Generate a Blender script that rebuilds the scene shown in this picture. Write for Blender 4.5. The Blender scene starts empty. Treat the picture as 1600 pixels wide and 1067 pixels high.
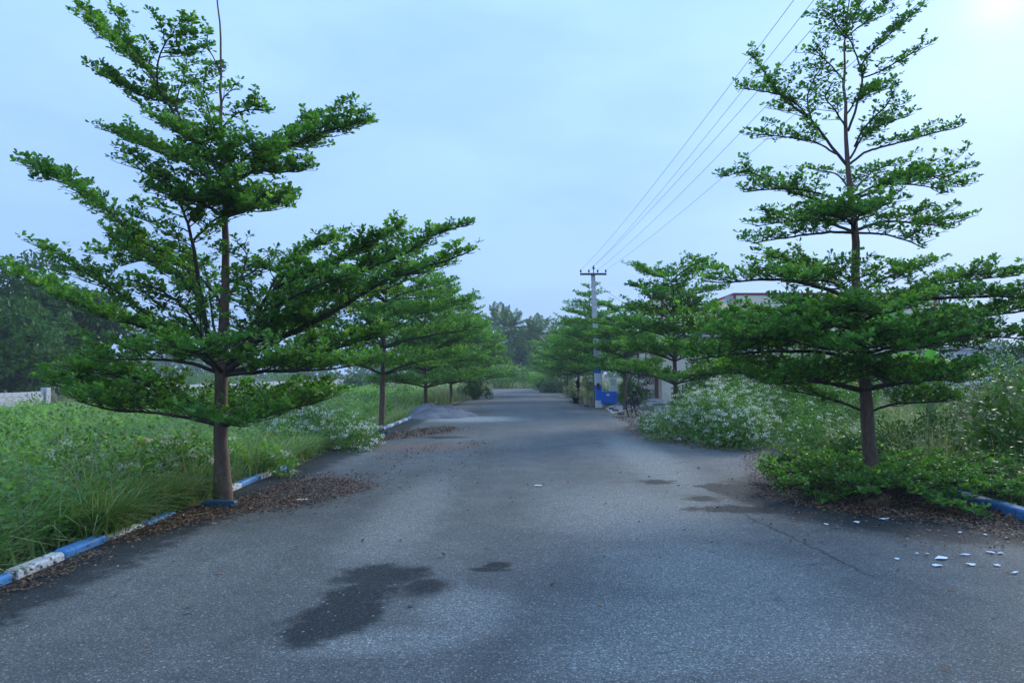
import bpy, math, random
import numpy as np
from mathutils import Vector, Matrix, Euler

# ------------------------------------------------------------------ camera, sky, sun, exposure
scene = bpy.context.scene
COL = scene.collection
EYE = 1.6
FPX = 1067.0                                     # focal length in photo pixels (1600 wide)
PITCH, YAW = math.radians(2.6), math.radians(1.07)
cam_d = bpy.data.cameras.new('camera')
cam_d.sensor_width = 36.0
cam_d.lens = 36.0 * FPX / 1600.0
cam_d.clip_start, cam_d.clip_end = 0.05, 4000
cam = bpy.data.objects.new('camera', cam_d)
cam.location = (0, 0, EYE)
cam.rotation_euler = (math.pi / 2 + PITCH, 0, YAW)
COL.objects.link(cam)
scene.camera = cam

SUN_EL, SUN_AZ = math.radians(24.5), math.radians(35.3)      # azimuth clockwise from +Y
world = bpy.data.worlds.new('World')
scene.world = world
world.use_nodes = True
wt = world.node_tree
wt.nodes.clear()
w_out = wt.nodes.new('ShaderNodeOutputWorld')
w_bg = wt.nodes.new('ShaderNodeBackground')
w_sky = wt.nodes.new('ShaderNodeTexSky')
w_sky.sky_type = 'NISHITA'
w_sky.sun_disc = False
w_sky.sun_elevation = SUN_EL
w_sky.sun_rotation = SUN_AZ
w_sky.dust_density = 1.0
w_sky.air_density = 1.2
w_sky.ozone_density = 2.0
w_bg.inputs['Strength'].default_value = 0.10
# thin even cloud veil over the clear sky, cool as the photograph's white balance
w_tc = wt.nodes.new('ShaderNodeTexCoord')
w_map = wt.nodes.new('ShaderNodeMapping')
w_map.inputs['Scale'].default_value = (1.0, 1.0, 3.0)
w_noise = wt.nodes.new('ShaderNodeTexNoise')
w_noise.inputs['Scale'].default_value = 1.7
w_noise.inputs['Detail'].default_value = 5.0
w_noise.inputs['Roughness'].default_value = 0.5
w_ramp = wt.nodes.new('ShaderNodeValToRGB')
w_ramp.color_ramp.elements[0].position = 0.36
w_ramp.color_ramp.elements[0].color = (1.62, 2.78, 5.5, 1)
w_ramp.color_ramp.elements[1].position = 0.66
w_ramp.color_ramp.elements[1].color = (2.25, 3.6, 6.2, 1)
w_tint = wt.nodes.new('ShaderNodeMix')
w_tint.data_type = 'RGBA'
w_tint.blend_type = 'MULTIPLY'
w_tint.inputs[0].default_value = 1.0
w_tint.inputs[7].default_value = (0.75, 0.86, 1.0, 1)
w_mix = wt.nodes.new('ShaderNodeMix')
w_mix.data_type = 'RGBA'
w_mix.inputs[0].default_value = 0.92
wl = wt.links.new
wl(w_tc.outputs['Generated'], w_map.inputs['Vector'])
wl(w_map.outputs['Vector'], w_noise.inputs['Vector'])
wl(w_noise.outputs['Fac'], w_ramp.inputs['Fac'])
wl(w_sky.outputs['Color'], w_tint.inputs[6])
wl(w_tint.outputs[2], w_mix.inputs[6])
# an overcast dome is brighter overhead than at the horizon, and glows where the sun stands behind it
w_sep = wt.nodes.new('ShaderNodeSeparateXYZ')
wl(w_tc.outputs['Generated'], w_sep.inputs[0])


def w_math(op, a, b=0.0):
    n = wt.nodes.new('ShaderNodeMath')
    n.operation = op
    for i, v in enumerate((a, b)):
        if hasattr(v, 'links'): wl(v, n.inputs[i])
        else: n.inputs[i].default_value = v
    return n.outputs[0]


w_up = w_math('ADD', w_math('MULTIPLY', w_math('POWER', w_math('MAXIMUM', w_sep.outputs['Z'], 0.0), 1.5), 1.35), 0.90)
w_dot = wt.nodes.new('ShaderNodeVectorMath')
w_dot.operation = 'DOT_PRODUCT'
wl(w_tc.outputs['Generated'], w_dot.inputs[0])
w_dot.inputs[1].default_value = (math.sin(SUN_AZ) * math.cos(SUN_EL), math.cos(SUN_AZ) * math.cos(SUN_EL), math.sin(SUN_EL))
w_d = w_math('MAXIMUM', w_dot.outputs['Value'], 0.0)
w_glow = w_math('ADD', w_math('MULTIPLY', w_math('POWER', w_d, 14.0), 0.10), w_math('MULTIPLY', w_math('POWER', w_d, 1600.0), .8))
w_fac = w_math('ADD', w_up, w_glow)
w_scale = wt.nodes.new('ShaderNodeVectorMath')
w_scale.operation = 'SCALE'
wl(w_ramp.outputs['Color'], w_scale.inputs[0])
wl(w_fac, w_scale.inputs['Scale'])
wl(w_scale.outputs[0], w_mix.inputs[7])
wl(w_mix.outputs[2], w_bg.inputs['Color'])
wl(w_bg.outputs['Background'], w_out.inputs['Surface'])

sun_d = bpy.data.lights.new('sun', 'SUN')
sun_d.energy = 1.5
sun_d.angle = math.radians(20)
sun_d.color = (1.0, 0.975, 0.93)
sun = bpy.data.objects.new('sun', sun_d)
sdir = Vector((math.sin(SUN_AZ) * math.cos(SUN_EL), math.cos(SUN_AZ) * math.cos(SUN_EL), math.sin(SUN_EL)))
sun.rotation_euler = sdir.to_track_quat('Z', 'Y').to_euler()
sun.location = sdir * 60
COL.objects.link(sun)

vs = scene.view_settings
vs.view_transform = 'Standard'
vs.look = 'None'
vs.gamma = 1.0
vs.use_curve_mapping = False
vs.exposure = 0.98
scene.cycles.max_bounces = 9
scene.cycles.diffuse_bounces = 5
scene.cycles.glossy_bounces = 2
scene.cycles.transmission_bounces = 4
scene.cycles.volume_bounces = 1
scene.cycles.transparent_max_bounces = 6

# ------------------------------------------------------------------ helpers
CAMROT = np.array(cam.rotation_euler.to_matrix())


def ray(px, py):
    d = CAMROT @ np.array([(px - 800) / FPX, -(py - 533.5) / FPX, -1.0])
    return d


def gp(px, py, z=0.0):
    """point of the ground plane that the photo shows at this pixel"""
    d = ray(px, py)
    k = (z - EYE) / d[2]
    return np.array([d[0] * k, d[1] * k, z])


def at(px, py, Y):
    d = ray(px, py)
    k = Y / d[1]
    return np.array([d[0] * k, Y, EYE + d[2] * k])


def tag(o, label=None, cat=None, group=None, kind=None):
    if label: o['label'] = label
    if cat: o['category'] = cat
    if group: o['group'] = group
    if kind: o['kind'] = kind
    return o


def empty(name, loc, rz=0.0):
    o = bpy.data.objects.new(name, None)
    o.location = loc
    o.rotation_euler = (0, 0, rz)
    o.empty_display_size = 0.2
    COL.objects.link(o)
    return o


def obj(name, me, mat=None, parent=None, loc=None, rot=None):
    o = bpy.data.objects.new(name, me)
    if mat is not None and len(me.materials) == 0:
        me.materials.append(mat)
    COL.objects.link(o)
    if parent is not None:
        o.parent = parent
    if loc is not None: o.location = loc
    if rot is not None: o.rotation_euler = rot
    return o


def copy_tree(o, parent=None):
    c = o.copy()
    COL.objects.link(c)
    c.parent = parent
    for ch in list(o.children):
        copy_tree(ch, c)
    return c


def mesh_np(name, V, F, tint=None, smooth=False):
    """V (n,3); F (m,k) one polygon size"""
    V = np.asarray(V, dtype=np.float32)
    F = np.asarray(F, dtype=np.int32)
    me = bpy.data.meshes.new(name)
    m, k = F.shape
    me.vertices.add(len(V))
    me.vertices.foreach_set('co', V.ravel())
    me.loops.add(m * k)
    me.loops.foreach_set('vertex_index', F.ravel())
    me.polygons.add(m)
    me.polygons.foreach_set('loop_start', np.arange(0, m * k, k, dtype=np.int32))
    if tint is not None:
        a = me.attributes.new('tint', 'FLOAT', 'POINT')
        a.data.foreach_set('value', np.asarray(tint, dtype=np.float32))
    me.update(calc_edges=True)
    me.validate()
    me.polygons.foreach_set('use_smooth', np.full(len(me.polygons), smooth))
    return me


class MB:
    """collects boxes, tubes, lathes into one mesh"""
    def __init__(self):
        self.v, self.f = [], []

    def add(self, verts, faces):
        b = len(self.v)
        self.v.extend([tuple(map(float, p)) for p in verts])
        self.f.extend([tuple(b + i for i in fc) for fc in faces])
        return self

    def box(self, x0, x1, y0, y1, z0, z1, bev=0.0):
        if bev <= 0:
            vs_ = [(x, y, z) for z in (z0, z1) for y in (y0, y1) for x in (x0, x1)]
            fs = [(0, 2, 3, 1), (4, 5, 7, 6), (0, 1, 5, 4), (2, 6, 7, 3), (0, 4, 6, 2), (1, 3, 7, 5)]
            return self.add(vs_, fs)
        b = bev
        rings = [(b, z0), (0, z0 + b), (0, z1 - b), (b, z1)]
        vs_ = []
        for off, z in rings:
            xa, xb, ya, yb = x0 + off, x1 - off, y0 + off, y1 - off
            c = b * 0.6 if off == 0 else b * 0.3
            vs_ += [(xa + c, ya, z), (xb - c, ya, z), (xb, ya + c, z), (xb, yb - c, z), (xb - c, yb, z), (xa + c, yb, z), (xa, yb - c, z), (xa, ya + c, z)]
        fs = [tuple(range(7, -1, -1)), tuple(range(24, 32))]
        for r in range(3):
            for i in range(8):
                j = (i + 1) % 8
                fs.append((r * 8 + i, r * 8 + j, r * 8 + 8 + j, r * 8 + 8 + i))
        return self.add(vs_, fs)

    def tube(self, pts, rad, n=8, cap=True):
        pts = [np.asarray(p, float) for p in pts]
        rad = [rad] * len(pts) if np.isscalar(rad) else rad
        V, ref = [], None
        for i, p in enumerate(pts):
            t = pts[min(i + 1, len(pts) - 1)] - pts[max(i - 1, 0)]
            t = t / (np.linalg.norm(t) + 1e-9)
            if ref is None:
                ref = np.array([1.0, 0, 0]) if abs(t[0]) < 0.8 else np.array([0, 1.0, 0])
            u = ref - t * np.dot(ref, t)
            u /= np.linalg.norm(u) + 1e-9
            ref = u
            w = np.cross(t, u)
            for k in range(n):
                a = 2 * math.pi * k / n
                V.append(p + rad[i] * (math.cos(a) * u + math.sin(a) * w))
        Fs = []
        for i in range(len(pts) - 1):
            for k in range(n):
                j = (k + 1) % n
                Fs.append((i * n + k, i * n + j, (i + 1) * n + j, (i + 1) * n + k))
        if cap:
            Fs.append(tuple(range(n - 1, -1, -1)))
            Fs.append(tuple((len(pts) - 1) * n + k for k in range(n)))
        return self.add(V, Fs)

    def mesh(self, name, smooth=False):
        me = bpy.data.meshes.new(name)
        me.from_pydata(self.v, [], self.f)
        me.update()
        me.polygons.foreach_set('use_smooth', np.full(len(me.polygons), smooth))
        return me

    def build(self, name, mat, parent=None, smooth=False, loc=None, rot=None):
        return obj(name, self.mesh(name, smooth), mat, parent, loc, rot)


def unit(v):
    return v / (np.linalg.norm(v, axis=-1, keepdims=True) + 1e-9)


def leaf_arrays(P, D, N, L, W, hero, tint):
    """leaf blades: base P, direction D, upper side N, length L, width W"""
    D = unit(D)
    S = unit(np.cross(D, N))
    N = np.cross(S, D)
    if hero:
        tpl = [(0, 0, 0), (.45, .30, .05), (.86, .40, .03), (1.0, 0, -.05), (.86, -.40, .03), (.45, -.30, .05)]
        fc = [(0, 1, 2, 3), (0, 3, 4, 5)]
    else:
        tpl = [(0, 0, 0), (.62, .5, .05), (1.0, 0, -.03), (.62, -.5, .05)]
        fc = [(0, 1, 2, 3)]
    n, k = len(P), len(tpl)
    V = np.empty((n, k, 3))
    for i, (a, b, c) in enumerate(tpl):
        V[:, i] = P + D * (a * L)[:, None] + S * (b * W)[:, None] + N * (c * L)[:, None]
    base = (np.arange(n) * k)[:, None, None]
    F = (base + np.array(fc)[None]).reshape(-1, 4)
    return V.reshape(-1, 3), F, np.repeat(tint, k)


def blade_arrays(P, H, az, lean, curve, W, tint):
    """grass blades: four levels, three quads"""
    n = len(P)
    ts = np.array([0.0, 0.38, 0.72, 1.0])
    ws = np.array([1.0, 0.85, 0.55, 0.06])
    dirx, diry = np.cos(az), np.sin(az)
    V = np.empty((n, 8, 3))
    for i, (t, w) in enumerate(zip(ts, ws)):
        out = H * (lean * t + curve * t * t)
        up = H * t * np.sqrt(np.clip(1 - (0.55 * (lean + curve) * t) ** 2, 0.15, 1))
        cx, cy, cz = P[:, 0] + dirx * out, P[:, 1] + diry * out, P[:, 2] + up
        for s in (0, 1):
            k = (s * 2 - 1) * 0.5 * W * w
            V[:, i * 2 + s] = np.stack([cx - diry * k, cy + dirx * k, cz], 1)
    base = (np.arange(n) * 8)[:, None, None]
    F = (base + np.array([(0, 1, 3, 2), (2, 3, 5, 4), (4, 5, 7, 6)])[None]).reshape(-1, 4)
    return V.reshape(-1, 3), F, np.repeat(tint, 8)


def join_arrays(parts):
    Vs, Fs, Ts, b = [], [], [], 0
    for V, F, T in parts:
        Vs.append(V); Fs.append(F + b); Ts.append(T)
        b += len(V)
    return np.concatenate(Vs), np.concatenate(Fs), np.concatenate(Ts)


def smooth_path(pts, step):
    """Catmull-Rom through pts, resampled about every step"""
    P = np.asarray(pts, float)
    if len(P) == 2:
        n = max(2, int(np.linalg.norm(P[1] - P[0]) / step) + 1)
        return P[0] + (P[1] - P[0]) * np.linspace(0, 1, n)[:, None]
    Q = np.vstack([2 * P[0] - P[1], P, 2 * P[-1] - P[-2]])
    out = []
    for i in range(1, len(Q) - 2):
        p0, p1, p2, p3 = Q[i - 1], Q[i], Q[i + 1], Q[i + 2]
        n = max(2, int(np.linalg.norm(p2 - p1) / step))
        t = np.linspace(0, 1, n, endpoint=False)[:, None]
        out.append(0.5 * (2 * p1 + (p2 - p0) * t + (2 * p0 - 5 * p1 + 4 * p2 - p3) * t ** 2 + (3 * p1 - p0 - 3 * p2 + p3) * t ** 3))
    out.append(P[-1:])
    return np.vstack(out)


def in_poly(pts, poly):
    x, y = pts[:, 0], pts[:, 1]
    inside = np.zeros(len(pts), bool)
    j = len(poly) - 1
    for i in range(len(poly)):
        xi, yi = poly[i]
        xj, yj = poly[j]
        c = ((yi > y) != (yj > y)) & (x < (xj - xi) * (y - yi) / (yj - yi + 1e-12) + xi)
        inside ^= c
        j = i
    return inside


def sample_poly(rng, poly, n):
    poly = np.asarray(poly)[:, :2]
    lo, hi = poly.min(0), poly.max(0)
    out = np.zeros((0, 2))
    while len(out) < n:
        p = rng.uniform(lo, hi, (n * 2, 2))
        out = np.vstack([out, p[in_poly(p, poly)]])
    return out[:n]


def vnoise(x, y, seed=0):
    """cheap smooth value noise in 0..1"""
    xi, yi = np.floor(x).astype(int), np.floor(y).astype(int)
    xf, yf = x - xi, y - yi
    u, v = xf * xf * (3 - 2 * xf), yf * yf * (3 - 2 * yf)

    def h(a, b):
        n = (a * 374761393 + b * 668265263 + seed * 1442695041) & 0xffffffff
        n = ((n ^ (n >> 13)) * 1274126177) & 0xffffffff
        return ((n ^ (n >> 16)) & 0xffff) / 65535.0
    return (h(xi, yi) * (1 - u) + h(xi + 1, yi) * u) * (1 - v) + (h(xi, yi + 1) * (1 - u) + h(xi + 1, yi + 1) * u) * v


# ------------------------------------------------------------------ materials
def new_mat(name):
    m = bpy.data.materials.new(name)
    m.use_nodes = True
    nt = m.node_tree
    return m, nt, nt.nodes['Principled BSDF'], nt.nodes['Material Output']


def nd(nt, typ, **kw):
    n = nt.nodes.new(typ)
    for k, v in kw.items():
        if k in n.inputs: n.inputs[k].default_value = v
        else: setattr(n, k, v)
    return n


def ramp(nt, stops):
    r = nt.nodes.new('ShaderNodeValToRGB')
    e = r.color_ramp.elements
    while len(e) < len(stops): e.new(0.5)
    for el, (p, c) in zip(e, stops):
        el.position = p
        el.color = c if len(c) == 4 else (*c, 1)
    return r


def mixc(nt, fac, a, b, blend='MIX'):
    n = nt.nodes.new('ShaderNodeMix')
    n.data_type = 'RGBA'
    n.blend_type = blend
    for sock, v in ((n.inputs[0], fac), (n.inputs[6], a), (n.inputs[7], b)):
        if hasattr(v, 'is_linked') or hasattr(v, 'links'): nt.links.new(v, sock)
        elif isinstance(v, (int, float)): sock.default_value = v
        else: sock.default_value = (*v, 1)
    return n.outputs[2]


def math_n(nt, op, a, b=0.0, c=0.0):
    n = nt.nodes.new('ShaderNodeMath')
    n.operation = op
    for i, v in enumerate((a, b, c)):
        if hasattr(v, 'links'): nt.links.new(v, n.inputs[i])
        else: n.inputs[i].default_value = v
    return n.outputs[0]


def smoothstep(nt, x, lo, hi):
    n = nt.nodes.new('ShaderNodeMapRange')
    n.interpolation_type = 'SMOOTHSTEP'
    nt.links.new(x, n.inputs[0])
    n.inputs[1].default_value, n.inputs[2].default_value = lo, hi
    return n.outputs[0]


def leaf_mat(name, cols, transl=0.32, rough=0.45, spec=0.32):
    m, nt, b, out = new_mat(name)
    at_ = nd(nt, 'ShaderNodeAttribute', attribute_name='tint')
    n = len(cols)
    r = ramp(nt, [(i / (n - 1), c) for i, c in enumerate(cols)])
    nt.links.new(at_.outputs['Fac'], r.inputs['Fac'])
    nt.links.new(r.outputs['Color'], b.inputs['Base Color'])
    b.inputs['Roughness'].default_value = rough
    b.inputs['Specular IOR Level'].default_value = spec
    if transl > 0:
        t = nd(nt, 'ShaderNodeBsdfTranslucent')
        tc = mixc(nt, 1.0, r.outputs['Color'], (1.25, 1.35, 0.55), 'MULTIPLY')
        nt.links.new(tc, t.inputs['Color'])
        mx = nd(nt, 'ShaderNodeMixShader')
        mx.inputs[0].default_value = transl
        nt.links.new(b.outputs[0], mx.inputs[1])
        nt.links.new(t.outputs[0], mx.inputs[2])
        nt.links.new(mx.outputs[0], out.inputs['Surface'])
    return m


def plain(name, col, rough=0.6, metal=0.0, var=0.25, scale=8.0, bump=0.0, bscale=60.0, dirt=None, spec=0.4):
    """a painted or raw surface with blotchy variation, grime and fine relief"""
    m, nt, b, out = new_mat(name)
    tc = nd(nt, 'ShaderNodeTexCoord')
    no = nd(nt, 'ShaderNodeTexNoise', Scale=scale, Detail=6.0, Roughness=0.6)
    nt.links.new(tc.outputs['Object'], no.inputs['Vector'])
    lo = tuple(max(0, c * (1 - var)) for c in col)
    hi = tuple(min(1, c * (1 + var)) for c in col)
    r = ramp(nt, [(0.3, lo), (0.7, hi)])
    nt.links.new(no.outputs['Fac'], r.inputs['Fac'])
    c = r.outputs['Color']
    if dirt is not None:
        n2 = nd(nt, 'ShaderNodeTexNoise', Scale=scale * 2.3, Detail=8.0, Roughness=0.7)
        nt.links.new(tc.outputs['Object'], n2.inputs['Vector'])
        f = smoothstep(nt, n2.outputs['Fac'], 0.52, 0.62)
        c = mixc(nt, f, c, dirt)
    nt.links.new(c, b.inputs['Base Color'])
    b.inputs['Roughness'].default_value = rough
    b.inputs['Metallic'].default_value = metal
    b.inputs['Specular IOR Level'].default_value = spec
    if bump > 0:
        n3 = nd(nt, 'ShaderNodeTexNoise', Scale=bscale, Detail=5.0)
        nt.links.new(tc.outputs['Object'], n3.inputs['Vector'])
        bp = nd(nt, 'ShaderNodeBump', Strength=bump, Distance=0.01)
        nt.links.new(n3.outputs['Fac'], bp.inputs['Height'])
        nt.links.new(bp.outputs['Normal'], b.inputs['Normal'])
    return m


def bark_mat(name, col, scale=1.0):
    m, nt, b, out = new_mat(name)
    tc = nd(nt, 'ShaderNodeTexCoord')
    mp = nd(nt, 'ShaderNodeMapping')
    mp.inputs['Scale'].default_value = (14 * scale, 14 * scale, 5 * scale)
    nt.links.new(tc.outputs['Object'], mp.inputs['Vector'])
    no = nd(nt, 'ShaderNodeTexNoise', Scale=2.0, Detail=8.0, Roughness=0.65)
    nt.links.new(mp.outputs['Vector'], no.inputs['Vector'])
    r = ramp(nt, [(0.3, tuple(c * 0.55 for c in col)), (0.55, col), (0.75, tuple(min(1, c * 1.5) for c in col))])
    nt.links.new(no.outputs['Fac'], r.inputs['Fac'])
    nt.links.new(r.outputs['Color'], b.inputs['Base Color'])
    b.inputs['Roughness'].default_value = 0.85
    bp = nd(nt, 'ShaderNodeBump', Strength=0.6, Distance=0.01)
    nt.links.new(no.outputs['Fac'], bp.inputs['Height'])
    nt.links.new(bp.outputs['Normal'], b.inputs['Normal'])
    return m


M = {}
M['leaf_near'] = leaf_mat('almond_leaf', [(.058, .150, .028), (.098, .240, .036), (.155, .330, .050), (.28, .47, .08)], transl=.43)
M['leaf_mid'] = leaf_mat('almond_leaf_row', [(.055, .145, .028), (.095, .235, .036), (.145, .315, .050), (.25, .43, .075)], transl=.5)
M['leaf_dark'] = leaf_mat('broadleaf', [(.020, .058, .014), (.036, .095, .020), (.060, .145, .026), (.10, .20, .040)], transl=.28, spec=.1)
M['leaf_shrub'] = leaf_mat('shrub_leaf', [(.050, .125, .020), (.082, .195, .026), (.125, .265, .036), (.20, .36, .06)])
M['leaf_olive'] = leaf_mat('olive_shrub_leaf', [(.06, .09, .04), (.10, .14, .06), (.15, .19, .09), (.22, .24, .13)])
M['leaf_weed'] = leaf_mat('weed_leaf', [(.095, .22, .04), (.165, .32, .06), (.24, .41, .085), (.33, .48, .13)], transl=.45)
M['grass'] = leaf_mat('grass_blade', [(.055, .15, .022), (.095, .23, .032), (.15, .29, .045), (.30, .33, .12), (.42, .37, .20)], transl=.35)
M['dry_grass'] = leaf_mat('dry_grass_blade', [(.12, .19, .05), (.21, .25, .09), (.32, .31, .16), (.42, .38, .25)], transl=.3)
M['flower'] = leaf_mat('pale_flower', [(.50, .50, .48), (.62, .62, .60), (.72, .71, .70), (.60, .55, .62)], transl=.25, spec=.1)
M['magenta'] = leaf_mat('bougainvillea_bract', [(.28, .03, .26), (.42, .05, .40), (.55, .10, .50)], transl=.3)
M['yellow'] = leaf_mat('yellow_flower', [(.75, .42, .02), (.85, .55, .04)], transl=.3)
M['litter'] = leaf_mat('dry_fallen_leaf', [(.055, .028, .016), (.13, .070, .038), (.22, .125, .065), (.36, .24, .13)], transl=.0, rough=.7)
M['frond'] = leaf_mat('palm_leaflet', [(.05, .12, .03), (.08, .17, .04), (.12, .21, .055)], transl=.3)
M['banana'] = leaf_mat('banana_leaf', [(.07, .24, .03), (.11, .33, .04), (.17, .42, .06)], transl=.45)
M['bark'] = bark_mat('brown_bark', (.150, .090, .060))
M['bark_dark'] = bark_mat('dark_bark', (.060, .045, .036))
M['bark_far'] = bark_mat('grey_bark', (.12, .10, .085), .5)
M['paint_white'] = plain('worn_white_paint', (.66, .66, .63), .7, var=.12, scale=6, bump=.5, bscale=40, dirt=(.13, .12, .10))
M['paint_blue'] = plain('worn_blue_paint', (.07, .27, .58), .6, var=.25, scale=7, bump=.4, bscale=40, dirt=(.14, .17, .19))
M['paint_teal'] = plain('weathered_teal_paint', (.015, .10, .16), .6, var=.35, scale=8, bump=.4, bscale=40, dirt=(.05, .05, .05))
M['pole_blue'] = plain('pole_blue_paint', (.015, .20, .72), .5, var=.15, scale=4, bump=.2)
M['pole_white'] = plain('pole_white_paint', (.78, .79, .79), .6, var=.08, scale=4, bump=.2)
M['concrete'] = plain('pole_concrete', (.52, .51, .48), .85, var=.2, scale=5, bump=.4, dirt=(.36, .35, .32))
M['cabinet_blue'] = plain('cabinet_blue_enamel', (.012, .15, .62), .4, var=.12, scale=5)
M['cabinet_white'] = plain('cabinet_white_enamel', (.82, .83, .80), .45, var=.08, scale=5)
M['rust'] = plain('rusted_steel', (.10, .055, .040), .75, var=.4, scale=12, bump=.3)
M['black'] = plain('black_rubber', (.012, .012, .013), .85, var=.3, scale=10)
M['steel'] = plain('dull_steel', (.06, .06, .065), .6, metal=.3, var=.1, scale=10)
M['wire'] = plain('aluminium_wire', (.10, .10, .11), .5, metal=.3, var=.1)
M['cream'] = plain('cream_wall_paint', (.78, .68, .50), .85, var=.06, scale=1.2, bump=.15, bscale=30, dirt=(.68, .59, .44))
M['maroon'] = plain('maroon_trim_paint', (.22, .045, .045), .7, var=.15, scale=3)
M['greywall'] = plain('unpainted_plaster', (.42, .41, .39), .9, var=.12, scale=1.5, bump=.2, dirt=(.30, .29, .27))
M['block'] = plain('whitewashed_block', (.46, .47, .47), .9, var=.10, scale=3, bump=.5, bscale=25, dirt=(.38, .37, .35))
M['mortar'] = plain('block_mortar', (.30, .29, .28), .95, var=.15, scale=6, bump=.4)
M['driveway'] = plain('driveway_concrete', (.32, .31, .29), .9, var=.2, scale=2.0, bump=.4, dirt=(.22, .21, .19))
M['paper'] = plain('torn_paper', (.78, .79, .80), .8, var=.05, scale=20)
M['card'] = plain('cardboard', (.40, .29, .19), .8, var=.15, scale=6)
M['glass'] = plain('dark_window_glass', (.02, .025, .03), .08, var=.1, spec=.6)
M['plotmark'] = plain('orange_marker_paint', (.62, .24, .06), .7, var=.15, scale=12, dirt=(.35, .18, .08))
M['stemgreen'] = plain('banana_stem', (.12, .15, .05), .7, var=.3, scale=4)
M['markink'] = plain('black_marker_ink', (.02, .02, .02), .7)


def sand_material():
    m, nt, b, out = new_mat('grey_sand')
    tc = nd(nt, 'ShaderNodeTexCoord')
    n1 = nd(nt, 'ShaderNodeTexNoise', Scale=2.5, Detail=8.0, Roughness=.65)
    nt.links.new(tc.outputs['Object'], n1.inputs['Vector'])
    r = ramp(nt, [(0.3, (.07, .072, .075)), (0.7, (.19, .19, .19))])
    nt.links.new(n1.outputs['Fac'], r.inputs['Fac'])
    nt.links.new(r.outputs['Color'], b.inputs['Base Color'])
    b.inputs['Roughness'].default_value = .95
    n2 = nd(nt, 'ShaderNodeTexNoise', Scale=30.0, Detail=6.0)
    nt.links.new(tc.outputs['Object'], n2.inputs['Vector'])
    bp = nd(nt, 'ShaderNodeBump', Strength=.7, Distance=.03)
    nt.links.new(n2.outputs['Fac'], bp.inputs['Height'])
    nt.links.new(bp.outputs['Normal'], b.inputs['Normal'])
    return m


M['sand'] = sand_material()


def ground_material():
    m, nt, b, out = new_mat('earth_and_low_growth')
    tc = nd(nt, 'ShaderNodeTexCoord')
    n1 = nd(nt, 'ShaderNodeTexNoise', Scale=.35, Detail=6.0, Roughness=.6)
    n2 = nd(nt, 'ShaderNodeTexNoise', Scale=6.0, Detail=8.0, Roughness=.7)
    for n in (n1, n2): nt.links.new(tc.outputs['Object'], n.inputs['Vector'])
    r1 = ramp(nt, [(0.35, (.045, .070, .022)), (0.6, (.075, .105, .035)), (0.8, (.13, .12, .06))])
    nt.links.new(n1.outputs['Fac'], r1.inputs['Fac'])
    r2 = ramp(nt, [(0.4, (.060, .043, .030)), (0.7, (.12, .09, .06))])
    nt.links.new(n2.outputs['Fac'], r2.inputs['Fac'])
    f = smoothstep(nt, n2.outputs['Fac'], .42, .58)
    c = mixc(nt, f, r2.outputs['Color'], r1.outputs['Color'])
    nt.links.new(c, b.inputs['Base Color'])
    b.inputs['Roughness'].default_value = .95
    bp = nd(nt, 'ShaderNodeBump', Strength=.8, Distance=.05)
    nt.links.new(n2.outputs['Fac'], bp.inputs['Height'])
    nt.links.new(bp.outputs['Normal'], b.inputs['Normal'])
    return m


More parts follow.
